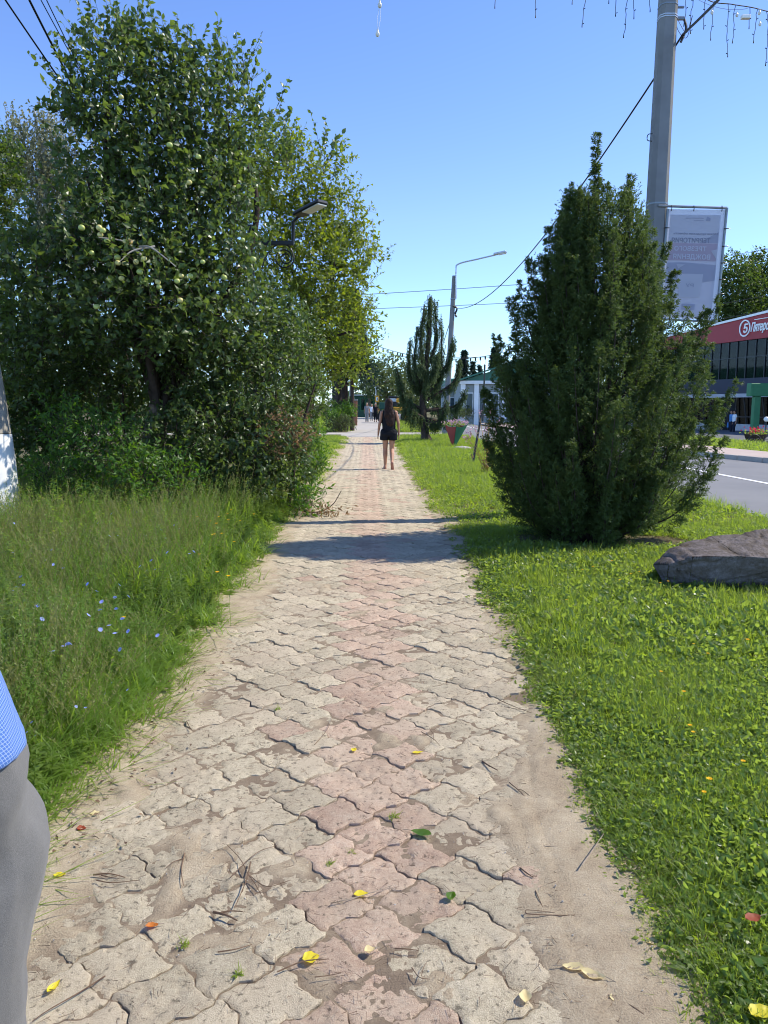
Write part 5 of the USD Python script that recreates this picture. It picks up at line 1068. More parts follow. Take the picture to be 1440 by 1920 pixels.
for k in range(int(S1 - S0)):
    s = S0 + k
    obj("mullion", sbox(s - .035, s + .035, -0.15, 0.06, 3.45, 6.17), "dark_frame", sh_)
    for z0, z1 in ((3.47, 4.93), (5.01, 6.15)):
        if -4 <= s <= 12: obj("window_pane", sbox(s + .036, s + .964, -0.02, 0.0, z0, z1), "glass", sh_)
    if s in (-2, -1, 1, 5, 8) : obj("curtain", sbox(s + .1, s + (.75 if s != 5 else .5), -.55, -.5, 3.5, 6.1), "curtain", sh_)
    if -4 <= s <= 14:
        a = SO + s * ST + SN * -0.35 + A([0, 0, 0.12 if not 4.5 <= s <= 6.6 else SZ]); b = SO + (s + .32) * ST + SN * -0.25 + A([0, 0, 2.08])
        obj("mullion", tube(A([a, b]), 0.05, 5), "dark_frame", sh_)
obj("transom", sbox(S0, S1, -0.10, 0.05, 4.935, 5.005), "dark_frame", sh_)
obj("lower_transom", sbox(S0, 4.5, -0.36, -0.30, .62, .69), "dark_frame", sh_)
obj("lower_glazing", sbox(S0, 4.5, -0.46, -0.44, .12, 2.08), "glass", sh_); obj("lower_glazing", sbox(6.6, S1, -0.46, -0.44, .12, 2.08), "glass", sh_)
def sign_text(text, s_left, z, h, mt, slant=0.18, bold=True, name="sign_letters", n=0.21, th=0.05, cond=1.0):
    m = meshkit.text_mesh(text, h, th, bold); v = np.asarray(m.vertices); x = v[:, 0] * cond + v[:, 1] * slant
    m.vertices = SO + (s_left - x)[:, None] * ST + (n + v[:, 2:]) * SN + (z + v[:, 1:2]) * A([0, 0, 1.0]); m.fix_normals(); obj(name, m, mt, sh_)
t5 = 3.06
ang = np.linspace(0, 2 * PI, 40, endpoint=False)
oc, zc_ = t5, 7.02
def ring(ro, ri, n0, n1, name, mt):
    o = Polygon([(ro[0] * math.cos(a), ro[1] * math.sin(a)) for a in ang], [[(ri[0] * math.cos(a), ri[1] * math.sin(a)) for a in ang]] if ri else None)
    m = trimesh.creation.extrude_polygon(o, n1 - n0, engine="earcut"); v = np.asarray(m.vertices)
    m.vertices = SO + (oc - v[:, :1]) * ST + (n0 + v[:, 2:]) * SN + (zc_ + v[:, 1:2]) * A([0, 0, 1.0]); m.fix_normals(); obj(name, m, mt, sh_)
ring((.60, .60), (.50, .51), .205, .27, "emblem_ring", "white_paint")
sign_text("5", t5 + .24, 6.70, .62, "white_paint", .15, name="emblem_figure")
sign_text("Пятерочка", 2.45, 6.72, .62, "white_paint", .22, cond=.62)
obj("sign_stroke", sbox(-1.6, 2.1, .21, .25, 7.50, 7.545), "white_paint", sh_)

gp = thing("green_portal", "green portal of a beam on square posts before the shop", "portal")
g0 = at(1413, 730, 48); 
obj("beam", box(g0[0] - .3, g0[0] + 7, 47.7, 48.3, 2.05, 2.85, .03), "green_paint", gp)
obj("post", box(g0[0] + .02, g0[0] + .40, 47.8, 48.2, -.6, 2.047, .02), "green_paint", gp); obj("post", box(g0[0] + 5.6, g0[0] + 5.98, 47.8, 48.2, -.6, 2.047, .02), "green_paint", gp)
ft = thing("flower_tub", "brown tub of red and white flowers on the grass before the green portal", "flower tub")
fc = at(1416, 822, 36); fz = gz(fc[0], fc[1])
m = trimesh.creation.revolve(A([(0, 0), (.34, 0), (.5, .42), (.46, .42), (.4, .36), (0, .36)]), sections=18); m.apply_translation([fc[0], fc[1], fz]); obj("tub", m, "soil_dark", ft, smooth=40)
p = A([fc[0], fc[1], fz + .5]) + rng.normal(0, 1, (160, 3)) * A([.25, .25, .09]); obj("flower_leaves", leaves(p, sphere_dirs(rng, 160), sphere_dirs(rng, 160), .12, .07), "weed_leaf", ft, kind="stuff")
p = A([fc[0], fc[1], fz + .6]) + rng.normal(0, 1, (70, 3)) * A([.25, .25, .07]); obj("blossoms", leaves(p, sphere_dirs(rng, 70), sphere_dirs(rng, 70), .09, .08), "petal_red", ft, kind="stuff")
of = thing("ornamental_fence", "low black wrought fence with curls on the grass across the road", "fence")
oy = 31.0; ox0 = at(1400, 838, oy)[0]
for k in range(7):
    x0 = ox0 + k * .62; z0 = gz(x0, oy) + .05; ag = np.linspace(0, PI, 14)
    obj("arch", tube(np.stack([x0 + .30 - .30 * np.cos(ag), oy + 0 * ag, z0 + .40 * np.sin(ag)], 1), .016, 5), "black_paint", of, smooth=60)
    for sg in (-1, 1):
        tt = np.linspace(0, 2.6 * PI, 22); rr = .14 * (1 - tt / 11); obj("curl", tube(np.stack([x0 + .30 + sg * (.13 - rr * np.cos(tt) * .9), oy + .02 + 0 * tt, z0 + .12 + rr * np.sin(tt)], 1), .012, 5), "black_paint", of, smooth=60)
obj("rail", tube(A([[ox0 - .1, oy, gz(ox0, oy) + .04], [ox0 + 4.5, oy, gz(ox0 + 4.4, oy) + .04]]), .016, 5), "black_paint", of)
bl = thing("globe_lamp", "small white globe lamp on a dark post by the flower tub at the right edge", "lamp")
gl = at(1437, 786, 40); obj("post", tube(A([[gl[0], 40, gz(gl[0], 40) - .1], [gl[0], 40, gl[2] - .1]]), .03, 6), "black_paint", bl); m = trimesh.creation.icosphere(2, .13); m.apply_translation(gl); obj("globe", m, "white_plastic", bl, smooth=True)

# ---------------------------------------------------------------- the pale building with the green gable roof
pb = thing("gable_building", "pale building with a green gable roof beyond the weeping conifer", "building")
GD_ = 62.0; gx0, gx1 = at(868, 760, GD_)[0], at(1075, 760, GD_)[0]; ze = at(880, 714, GD_)[2]; zr = at(960, 676, GD_)[2]; gm = (gx0 + gx1) / 2
obj("wall", box(gx0, gx1, GD_, GD_ + 16, -.6, ze), "pale_wall", pb)
obj("gable", trimesh.convex.convex_hull(A([(x, y, z) for y in (GD_ - .1, GD_ + .15) for x, z in ((gx0 - .1, ze + .003), (gx1 + .1, ze + .003), (gm, zr - .1))])), "roof_green", pb)
for sg in (-1, 1):
    e_ = gx0 - .5 if sg < 0 else gx1 + .5
    obj("roof", trimesh.convex.convex_hull(A([(x, y, z + dz) for y in (GD_ - .6, GD_ + 16.5) for x, z in ((e_, ze - .05), (gm, zr)) for dz in (0, .12)])), "roof_green", pb)
for u in (868, 893, 945): x = at(u, 760, GD_ - .1)[0]; obj("pilaster", box(x - .18, x + .18, GD_ - .16, GD_ - .003, -.5, ze - .02), "white_paint", pb)
for u0, u1 in ((874, 888), (899, 912), (920, 936)):
    f_ = obj("window", box(at(u0, 700, GD_)[0], at(u1, 700, GD_)[0], GD_ - .05, GD_ - .002, .75, 2.5), "white_paint", pb); xx0, xx1 = at(u0, 700, GD_)[0], at(u1, 700, GD_)[0]
    obj("pane", box(xx0 + .06, xx1 - .06, GD_ - .07, GD_ - .052, .82, 2.43), "glass", f_)
obj("cornice", box(gx0 - .3, gx1 + .3, GD_ - .3, GD_ - .105, ze - .25, ze - .002), "white_paint", pb)
sw = thing("side_wing", "low pale wing left of the green gabled building, behind the weeping conifer", "building")
obj("wall", box(at(842, 760, 70)[0], gx0 + .2, 70, 80, -.5, at(850, 715, 70)[2]), "pale_wall", sw); obj("roof", box(at(841, 760, 70)[0], gx0 + .3, 69.8, 80.2, at(850, 715, 70)[2] + .002, at(850, 711, 70)[2] + .05), "roof_green", sw)
for u in (848, 858): x = at(u, 740, 69.9)[0]; f_ = obj("window", box(x - .22, x + .22, 69.94, 69.997, .7, 2.2), "white_paint", sw); obj("pane", box(x - .17, x + .17, 69.92, 69.938, .75, 2.15), "glass", f_)

# ---------------------------------------------------------------- things at the far end of the path
tn = thing("market_tent", "small white market tent among the trees left of the far path", "tent")
td, tx0, tx1 = 70.0, at(619, 750, 70)[0], at(648, 750, 70)[0]; tz = at(630, 752, td)[2]
obj("canopy", trimesh.convex.convex_hull(A([(tx0, td, tz), (tx1, td, tz), (tx0, td + 2.6, tz), (tx1, td + 2.6, tz), (tx0, td, tz + .25), (tx1, td, tz + .25), (tx0, td + 2.6, tz + .25), (tx1, td + 2.6, tz + .25), ((tx0 + tx1) / 2, td + 1.3, tz + 1.1)])), "tent_cloth", tn)
for x in (tx0 + .05, tx1 - .05):
    for y in (td + .05, td + 2.5): obj("leg", tube(A([[x, y, -.1], [x, y, tz]]), .03, 6), "galvanised", tn)
sp2 = thing("striped_post", "slim post, white above and black below, left of the walking people", "post")
pd = 47.0; pxx = at(658, 760, pd)[0]; zb = at(658, 743, pd)[2]; zt2 = at(658, 713, pd)[2]
obj("lower_post", box(pxx - .07, pxx + .07, pd - .07, pd + .07, -.1, zb, .01), "black_paint", sp2); obj("white_panel", box(pxx - .085, pxx + .085, pd - .085, pd + .085, zb + .002, zt2, .01), "white_paint", sp2)
bp_ = thing("brick_pillar", "short orange brick pillar behind the striped post", "pillar"); q = at(664, 758, 58); obj("shaft", box(q[0] - .22, q[0] + .22, 58, 58.4, -.1, at(664, 751, 58)[2], .02), "brick_red", bp_); obj("capstone", box(q[0] - .28, q[0] + .28, 57.94, 58.46, at(664, 751, 58)[2] + .002, at(664, 749, 58)[2], .015), "stone_grey", bp_)
bh = thing("bench", "yellow wooden bench half hidden in the verge plants left of the far path", "bench"); by = 45.0; b0x, b1x = at(638, 780, by)[0], at(653, 780, by)[0]; bz_ = at(640, 778, by)[2]
for k in range(3): obj("seat_plank", box(b0x, b1x, by + k * .14, by + k * .14 + .12, bz_ - .04, bz_, .008), "wood_yellow", bh)
for x in (b0x + .06, b1x - .06): obj("leg", box(x - .03, x + .03, by, by + .4, -.05, bz_ - .042, .006), "black_paint", bh)
ks = thing("kiosk", "dark green kiosk with framed windows at the end of the path", "kiosk"); kd = 100.0; k0, k1 = at(664, 750, kd)[0], at(716, 750, kd)[0]; kz = at(690, 742, kd)[2]
obj("wall", box(k0, k1, kd, kd + 4, -.2, kz), "truck_green", ks); obj("roof", box(k0 - .2, k1 + .2, kd - .3, kd + 4.3, kz + .002, kz + .15), "galvanised", ks)
for u0, u1 in ((676, 685), (690, 700), (705, 712)):
    x0, x1 = at(u0, 750, kd)[0], at(u1, 750, kd)[0]; f_ = obj("window", box(x0, x1, kd - .06, kd - .002, .75, kz - .25), "yellow_paint" if u0 > 704 else "green_paint", ks); obj("pane", box(x0 + .08, x1 - .08, kd - .09, kd - .062, .85, kz - .35), "glass", ks if False else f_)
ys_ = thing("road_sign", "yellow square sign on a pole beyond the walking people", "sign"); yd = 78.0; q = at(707, 748, yd)
obj("pole", tube(A([[q[0] - .12, yd + .06, -.1], [q[0] - .12, yd + .06, at(707, 725, yd)[2]]]), .05, 6), "galvanised", ys_); obj("plate", box(q[0] - .2, q[0] + .2, yd, yd + .02, q[2] - .32, q[2] + .32, .005), "yellow_paint", ys_)
obj("symbol", box(q[0] - .1, q[0] + .1, yd - .008, yd - .002, q[2] - .16, q[2] + .16), "white_paint", ys_); obj("symbol", box(q[0] - .02, q[0] + .06, yd - .012, yd - .0085, q[2] - .12, q[2] + .12), "black_paint", ys_)
# a green tractor with a yellow boom stands behind the walking woman
tr = thing("tractor", "green work tractor with dark cab and yellow boom beyond the woman in black", "tractor"); rd = 66.0
def tb(u0, u1, v0, v1, dy0, dy1, name, mt, bev=.04):
    a, b = at(u0, v1, rd), at(u1, v0, rd); obj(name, box(a[0], b[0], rd + dy0, rd + dy1, a[2], b[2], bev), mt, tr)
tb(711, 737, 754, 767, 0, 1.6, "body", "truck_green"); tb(729, 745, 745, 762, .3, 1.5, "cab", "dark_frame"); tb(728, 746, 742.5, 744.8, .2, 1.6, "cab_roof", "dark_frame", .02)
tb(731, 743, 746.5, 753, .24, .296, "windscreen", "curtain", .01); tb(737, 772, 764, 770, .2, 1.4, "chassis", "yellow_paint")
obj("boom", tube(A([at(744, 751, rd), at(760, 750, rd - .3)]), .16, 8), "yellow_paint", tr); obj("boom", tube(A([at(760, 750, rd - .3), at(766, 766, rd - .3)]), .13, 8), "yellow_paint", tr)
for u in (718, 734, 762):
    q = at(u, 776, rd - .1); m = trimesh.creation.cylinder(.52, .4, sections=20); m.apply_transform(trimesh.transformations.rotation_matrix(PI / 2, [1, 0, 0])); m.apply_translation([q[0], rd - .15, .5]); w = obj("wheel", m, "rubber", tr, smooth=40)
    m = trimesh.creation.cylinder(.22, .06, sections=16); m.apply_transform(trimesh.transformations.rotation_matrix(PI / 2, [1, 0, 0])); m.apply_translation([q[0], rd - .37, .5]); obj("rim", m, "yellow_paint", w)
# the wood that closes the view all round
rng = np.random.default_rng(521)
wood_ = []
for k in range(900):
    x = rng.uniform(-150, 190); y = 135 + 30 * rng.random() + 0.05 * abs(x)
    wood_.append((A([x, y, rng.uniform(0, 3.8) + 1.2 * math.sin(x * .05)]), rng.uniform(1.4, 2.6)))
p, d, _ = blob_points(rng, wood_, 12000, (.5, 1.0)); lf = leaves(p, d + sphere_dirs(rng, 12000) * .6, sphere_dirs(rng, 12000), 1.1, .7)
obj("far_wood", lf, "leaf_far", None, kind="stuff", label="far-off line of trees closing the horizon", cat="trees")

# ---------------------------------------------------------------- people
def person_parts(t, H, pose, cols, refine=0.018):
    """Body and clothes of one figure from joints given for a height of 1.7 m (x right, y ahead, z up)."""
    k = H / 1.7; J = {n: A(p, float) * k for n, p in pose.items()}
    body = [[(J["head"] + A([0, -.012, .02]) * k, .086 * k), (J["head"] + A([0, .018, -.05]) * k, .064 * k)], [(J["head"] + A([0, 0, -.07]) * k, .048 * k), (J["neck"], .052 * k)]]
    for s in "lr":
        body += [[(J["neck"] + A([0, 0, -.03]) * k, .05 * k), (J["sh" + s], .046 * k)], [(J["sh" + s], .046 * k), (J["el" + s], .036 * k)], [(J["el" + s], .036 * k), (J["wr" + s], .025 * k)]]
        h = J["wr" + s]; dn = unit(h - J["el" + s]); body.append([(h, .025 * k), (h + dn * .07 * k, (.018 * k, .034 * k, .03 * k))])
        for q in range(4): f0 = h + dn * .08 * k + A([0, (q - 1.5) * .017 * k, 0]); body.append([(f0, .0095 * k), (f0 + dn * (.045 + .02 * (q in (1, 2))) * k, .0085 * k), (f0 + dn * .085 * k + A([-.012 if s == "r" else .012, .0, 0]) * k, .0075 * k)])
        body.append([(h + dn * .03 * k + A([0, .03, 0]) * k, .011 * k), (h + dn * .085 * k + A([0, .045, 0]) * k, .0085 * k)])
        body += [[(J["hip" + s], .088 * k), (J["kn" + s], .056 * k)], [(J["kn" + s], .056 * k), ((J["kn" + s] * .62 + J["an" + s] * .38) + A([0, -.018, 0]) * k, .057 * k)], [((J["kn" + s] * .62 + J["an" + s] * .38) + A([0, -.018, 0]) * k, .056 * k), (J["an" + s], .036 * k)],
                 [(J["an" + s], .036 * k), (J["an" + s] + (J["he" + s] - J["an" + s]), .032 * k)], [(J["he" + s], .030 * k), (J["to" + s], .026 * k)]]
    body += [[(J["hipl"], .10 * k), (J["hipr"], .10 * k), (J["waist"], (.125 * k, .09 * k, .1 * k))], [(J["waist"], (.125 * k, .09 * k, .1 * k)), (J["chest"], (.15 * k, .10 * k, .12 * k))], [(J["chest"], (.14 * k, .095 * k, .1 * k)), (J["neck"] + A([0, 0, -.05]) * k, .06 * k)]]
    fw = J["face"] if "face" in J else A([0, 1.0, 0]); fw = unit(fw); sd = A([fw[1], -fw[0], 0])
    hd = J["head"] + A([0, -.012, .02]) * k
    body += [[(hd + fw * .085 * k + A([0, 0, -.02]) * k, .014 * k), (hd + fw * .10 * k + A([0, 0, -.045]) * k, .013 * k)], [(hd + sd * .083 * k + A([0, 0, -.03]) * k, (.012 * k, .02 * k, .03 * k))], [(hd - sd * .083 * k + A([0, 0, -.03]) * k, (.012 * k, .02 * k, .03 * k))]]
    obj("body", hullsum(body, refine, 4), cols["skin"], t, smooth=True)
    for sg in (-1, 1): m = trimesh.creation.icosphere(1, .011 * k); m.apply_translation(hd + fw * .078 * k + sd * sg * .032 * k + A([0, 0, -.012]) * k); obj("eye", m, "dark_frame", t)
    m = hullsum([[(hd + fw * .076 * k + sd * -.022 * k + A([0, 0, -.078]) * k, .007 * k), (hd + fw * .076 * k + sd * .022 * k + A([0, 0, -.078]) * k, .007 * k)]], .01, 2); obj("mouth", m, "planter_red", t)
    return J, k, hd, fw
def cloth(name, parts, mt, t, refine=0.02, wr=0.008, seed=0, fr=14, smooth=4):
    m = hullsum(parts, refine, smooth); v = np.asarray(m.vertices); n = np.asarray(m.vertex_normals); m.vertices = v + n * (wr * (fbm(v * A([1, 1, .45]) + seed, fr, 2, seed) - .5))[:, None]; return obj(name, m, mt, t, smooth=True)
WALK = dict(head=(0, .02, 1.60), neck=(0, 0, 1.45), chest=(0, 0, 1.24), waist=(0, 0, 1.03), shl=(-.17, 0, 1.39), shr=(.17, 0, 1.39), ell=(-.225, -.03, 1.13), elr=(.235, -.03, 1.13), wrl=(-.255, .04, .90), wrr=(.245, .02, .90),
            hipl=(-.085, 0, .90), hipr=(.085, 0, .90), knl=(-.085, .10, .50), anl=(-.085, .13, .10), hel=(-.085, .10, .035), tol=(-.11, .28, .028), knr=(.075, .05, .49), anr=(.072, -.22, .20), her=(.07, -.285, .185), tor=(.085, -.155, .035))
# the woman in black ahead
gp_ = at(729, 878, 18.2)
w1 = thing("person", "long-haired woman in black sleeveless top and shorts walking away on the path", "person", (gp_[0], 18.2, 0.0), 0.02)
J, k, hd, fw = person_parts(w1, 1.63, WALK, dict(skin="skin"), 0.014)
cloth("top", [[(J["shl"] + A([.05, 0, .0]), .055), (J["shr"] + A([-.05, 0, .0]), .055), (J["chest"], (.165, .118, .1))], [(J["chest"], (.165, .118, .1)), (J["waist"] + A([0, -.005, -.06]), (.155, .115, .08))]], "cloth_black", w1, .014, .014, 3, 10, 3)
cloth("shorts", [[(J["waist"] + A([0, 0, -.05]), (.135, .105, .05)), (J["hipl"] + A([-.012, -.015, -.02]), (.108, .118, .09)), (J["hipr"] + A([.012, -.015, -.02]), (.108, .118, .09))]] + [[(J["hip" + s] + A([sg * .012, -.01, 0]), .112), (J["hip" + s] * .58 + J["kn" + s] * .42 + A([sg * .022, 0, 0]), (.105, .11, .03))] for s, sg in (("l", -1), ("r", 1))], "cloth_black", w1, .014, .012, 5, 12, 2)
hp_ = [[(hd + A([0, -.022, .012]), (.098, .098, .098)), (hd + A([0, -.055, -.10]), (.092, .06, .08))], [(hd + A([0, -.055, -.08]), (.095, .06, .07)), (hd + A([.005, -.10, -.30]), (.125, .045, .08))], [(hd + A([0.005, -.10, -.28]), (.125, .045, .08)), (hd + A([.03, -.115, -.50]), (.085, .03, .05))]]
cloth("hair", hp_, "hair", w1, .012, .022, 9, 22, 1)
for s in "lr":
    d = unit(J["to" + s] - J["he" + s]); n = unit(np.cross(A([1, 0, 0]), d)); n = n if n[2] < 0 else -n
    cloth("sandal", [[(J["he" + s] + n * .027 - d * .012, (.034, .03, .016) if s == "l" else (.034, .018, .026)), (J["to" + s] + n * .025 + d * .02, (.038, .03, .014) if s == "l" else (.038, .018, .028))]], "sandal", w1, .02, 0, 1, 5, 2)
# the people further along the path
STAND = dict(WALK, knl=(-.085, .06, .50), anl=(-.085, .05, .09), hel=(-.085, .0, .03), tol=(-.10, .17, .03), knr=(.085, .02, .50), anr=(.085, -.08, .09), her=(.085, -.13, .03), tor=(.10, .04, .03))
def simple_person(label, u, d, H, tops, bottoms, hair, rz, legs=.5, sleeve=.5, bag=None, y=None, zoff=0.0, top_low=0.0, group=None):
    q = at(u, 780, d); t = thing("person", label, "person", (q[0], d, zoff), rz, group); J, k, hd, fw = person_parts(t, H, STAND, dict(skin="skin"), .05)
    cloth("top", [[(J["shl"], .06 * k), (J["shr"], .06 * k), (J["chest"], (.18 * k, .13 * k, .1 * k))], [(J["chest"], (.18 * k, .13 * k, .1 * k)), (J["waist"] + A([0, 0, -.09 - top_low]) * k, (.17 * k, .13 * k, .06 * k))]] + [[(J["sh" + s], .06 * k), (J["sh" + s] * (1 - sleeve) + J["el" + s] * sleeve, .055 * k)] for s in "lr"], tops, t, .03, .012, 2)
    cloth("trousers", [[(J["waist"] + A([0, 0, -.06]) * k, (.14 * k, .11 * k, .05 * k)), (J["hipl"], .115 * k), (J["hipr"], .115 * k)]] + [[(J["hip" + s], .115 * k), (J["kn" + s], .085 * k)] for s in "lr"] + ([[(J["kn" + s], .085 * k), (J["kn" + s] * (1 - legs) + J["an" + s] * legs, .068 * k)] for s in "lr"] if legs else []), bottoms, t, .03, .012, 4)
    cloth("hair", [[(hd + A([0, -.02, .02]) * k, .096 * k), (hd + A([0, -.04, -.06]) * k, .08 * k)]], hair, t, .03, .01, 3)
    for s in "lr": cloth("shoe", [[(J["he" + s] + A([0, 0, .005]), .04 * k), (J["to" + s], (.042 * k, .05 * k, .035 * k))]], "cloth_black", t, .03, 0)
    if bag: m = box(.20, .30, -.16, .16, .50, .86, .03); m.apply_scale(k); obj("bag", m, bag, t)
    return t
simple_person("grey-haired person all in grey, leftmost walker on the far path", 688, 70, 1.70, "cloth_grey", "cloth_grey", "hair_fair", PI, .9, .6)
simple_person("person in black carrying a dark bag, right-hand walker on the far path", 704, 70.5, 1.66, "cloth_black", "cloth_black", "hair_fair", PI, .6, .4, "cloth_black")
simple_person("person in pale clothes behind and between the grey and black walkers on the far path", 697, 76, 1.6, "cloth_white", "cloth_grey", "hair_fair", PI, .8, .5)
for lab, u, d, tp_, hr in (("person in a light blue top, left of the pair at the shop entrance", 1372, 53.5, "cloth_blue", "hair"), ("person in a white shirt and dark trousers at the shop entrance, right of the pair", 1377.5, 53.2, "cloth_white", "hair")):
    simple_person(lab, u, d, 1.66, tp_, "cloth_navy", hr, 1.7, .95, .5, "cloth_blue" if tp_ == "cloth_blue" else None, zoff=-.52)
# the man at the left edge, close to the camera
mn = thing("person", "man in a blue checked shirt and grey trousers at the left edge, close by", "person", (-0.84, 1.23, 0.0), PI + 0.64)
MP = dict(STAND, shl=(-.20, 0, 1.44), shr=(.20, 0, 1.44), head=(0, .02, 1.66), neck=(0, 0, 1.50), ell=(-.26, -.02, 1.16), elr=(.25, -.05, 1.16), wrl=(-.15, .16, 1.02), wrr=(.25, .06, .93), hipl=(-.070, 0, .90), hipr=(.070, 0, .90))
lean = A([0.12, -0.09, 0])
for n_ in ("shl", "shr", "head", "neck", "ell", "elr", "wrl", "wrr"): MP[n_] = tuple(A(MP[n_]) + lean)
MP["ell"] = tuple(A(MP["shl"]) + A([.0, -.05, -.28])); MP["wrl"] = tuple(A(MP["shl"]) + A([.02, .0, -.51])); MP["chest"] = (.075, -.055, 1.26); MP["waist"] = (.02, -.015, 1.03)
J, k, hd, fw = person_parts(mn, 1.74, MP, dict(skin="skin"), .02)
cloth("shirt", [[(J["shl"], .075), (J["shr"], .075), (J["chest"], (.20, .145, .12))], [(J["chest"], (.19, .145, .12)), (J["waist"] + A([-.018, .01, -.02]), (.182, .158, .08))], [(J["waist"] + A([-.018, .01, -.02]), (.182, .158, .08)), (J["waist"] + A([-.03, .012, -.16]), (.208, .185, .02))]] + [[(J["sh" + s], .075), (J["el" + s], .062)] for s in "lr"], "check_shirt", mn, .014, .02, 6, 9, 3)
tm = []
for s, sg in (("l", -1), ("r", 1)):
    tm += [[(J["hip" + s] + A([sg * .028, 0, -.02]), (.105, .118, .08)), (J["hip" + s] + A([sg * .062, .01, -.22]), (.108, .122, .12))], [(J["hip" + s] + A([sg * .062, .01, -.22]), (.108, .122, .12)), (J["kn" + s] + A([sg * -.0, .01, .02]), .092)], [(J["kn" + s] + A([sg * -.0, .01, .02]), .092), (J["an" + s] + A([-sg * .02, .01, .03]), (.085, .095, .04))]]
tm.append([(J["waist"] + A([0, 0, -.08]), (.14, .115, .04)), (J["hipl"], .085), (J["hipr"], .085)])
m = hullsum(tm, .014, 3); v = np.asarray(m.vertices); n = np.asarray(m.vertex_normals)
fold = 0.030 * (fbm(v * A([1.0, 1.0, 0.35]) + 4, 9, 3, 8) - .5) + 0.011 * np.sin(v[:, 2] * 34 + 5 * fbm(v, 5, 2, 3) + v[:, 0] * 22) * np.exp(-((v[:, 2] - .80) / .10) ** 2) + 0.006 * (fbm(v, 24, 2, 5) - .5)
m.vertices = v + n * fold[:, None]; tz = obj("trousers", m, "trousers", mn, smooth=True)
for dx in (-.05, -.02): q = J["waist"] + A([dx, .135, -.15]); obj("drawstring", tube(curve([q, q + A([0, .012, -.04]), q + A([.004, .004, -.11])], 5), .0045, 6), "rubber", tz, smooth=60)
cloth("hair", [[(hd + A([0, -.02, .025]), .10), (hd + A([0, -.04, -.04]), .088)]], "hair", mn, .02, .01, 3)
for s in "lr": cloth("shoe", [[(J["he" + s] + A([0, 0, .012]), .045), (J["to" + s] + A([0, .02, .005]), (.048, .07, .035))]], "rubber", mn, .02, 0)

# ---------------------------------------------------------------- flowers in the weeds
rng = np.random.default_rng(601)
def chicory(heads, h):
    t = thing("chicory_plant", "wiry stemmed weed with pale blue flowers in the tall grass left of the path", "wildflower", group="blue flowered weeds in the tall grass")
    b = A([0, 0, 0.0]); st = []
    for k in range(heads):
        tip_ = A([rng.normal(0, .10), rng.normal(0, .10), h * rng.uniform(.6, 1.0)]); md = tip_ * A([.35, .35, .55]); st += [strips(b[None], md[None], .0022), strips(md[None], tip_[None], .0016)]
        n = 13; a = np.arange(n) * 2 * PI / n; tl = unit(A([rng.normal(0, .4), -0.6 + rng.normal(0, .3), .7])); e1_ = unit(np.cross(tl, A([1, .2, 0]))); e2_ = np.cross(tl, e1_)
        D = np.cos(a)[:, None] * e1_ + np.sin(a)[:, None] * e2_ + tl * .25; obj("flower", leaves(np.repeat(tip_[None], n, 0), D, np.repeat(tl[None], n, 0), .0145, .0065, fold=.1, droop=.05), "petal_blue", t)
    n = 10; p = rng.random((n, 1)) * A([[0, 0, h * .6]]); a = rng.uniform(0, 2 * PI, n); st.append(leaves(p, np.stack([np.cos(a), np.sin(a), .8 + 0 * a], 1), sphere_dirs(rng, n), .05, .008))
    obj("stem", merge(st), "grass_tall", t, smooth=False, kind="stuff"); return t
protos = [chicory(2, .5), chicory(3, .42), chicory(2, .55)]; first = [True] * 3
spots = [(8, 985), (50, 1080), (32, 1072), (40, 1140), (100, 1030), (108, 1035), (225, 1010), (230, 1120), (215, 1130), (270, 1060), (310, 995), (358, 1012), (152, 1165), (230, 1100), (122, 1170), (172, 1128), (290, 1050), (200, 1145), (228, 1280), (208, 1275), (150, 1300), (180, 1328), (68, 1360), (110, 1175), (362, 1120), (228, 1178), (20, 1010), (185, 980), (262, 960), (330, 968), (85, 1240)]
def up_at(u, v, z):
    d = ray(u, v); return EYE + d * ((z - EYE[2]) / d[2])
def move(p, loc, rz):
    x = UsdGeom.Xformable(p); x.ClearXformOpOrder(); x.AddTranslateOp().Set(Gf.Vec3d(*map(float, loc))); x.AddRotateZOp().Set(math.degrees(rz))
for n, (u, v) in enumerate(spots):
    k = n % 3; z = (.44, .36, .48)[k] * (1.0 if v < 1200 else .55); q = up_at(u, v, z)
    if q[0] > xL(q[1]) - .1: continue
    loc = (q[0], q[1], glevel(q[0], q[1])); sc = 1.0 if v < 1200 else .6
    if first[k] and sc == 1.0: move(protos[k], loc, rng.uniform(0, 6)); first[k] = False
    else: dup(protos[k], loc, rng.uniform(0, 6), sc)
def yellow_flower(h, label, group, r=.016):
    t = thing("yellow_flower", label, "wildflower", group=group); n = 12; a = np.arange(n) * 2 * PI / n
    obj("stem", strips(A([[0, 0, 0.0]]), A([[.01, 0, h]]), .002), "grass_tall", t); obj("flower", leaves(np.repeat(A([[.01, 0, h]]), n, 0), np.stack([np.cos(a), np.sin(a), .5 + 0 * a], 1), np.repeat(A([[0, 0, 1.0]]), n, 0), r, r * .6), "petal_yellow", t); return t
y0 = yellow_flower(.36, "small yellow flower in the tall grass at the left verge's far end", "yellow flowers in the left weeds"); yf = True
for u, v in ((432, 962), (425, 975), (410, 982), (405, 1000), (400, 1012), (402, 1022), (430, 990), (380, 965), (395, 990), (372, 1040), (410, 1078), (430, 1083), (370, 985), (415, 1008), (452, 975), (235, 1152), (478, 968), (440, 1010)):
    q = up_at(u, v, .34); loc = (q[0], q[1], glevel(q[0], q[1]))
    if yf: move(y0, loc, 1.0); yf = False
    else: dup(y0, loc, rng.uniform(0, 6), rng.uniform(.85, 1.15))
y1 = yellow_flower(.10, "small yellow dandelion-like flower in the short lawn right of the path", "yellow flowers in the lawn", .012); yf = True
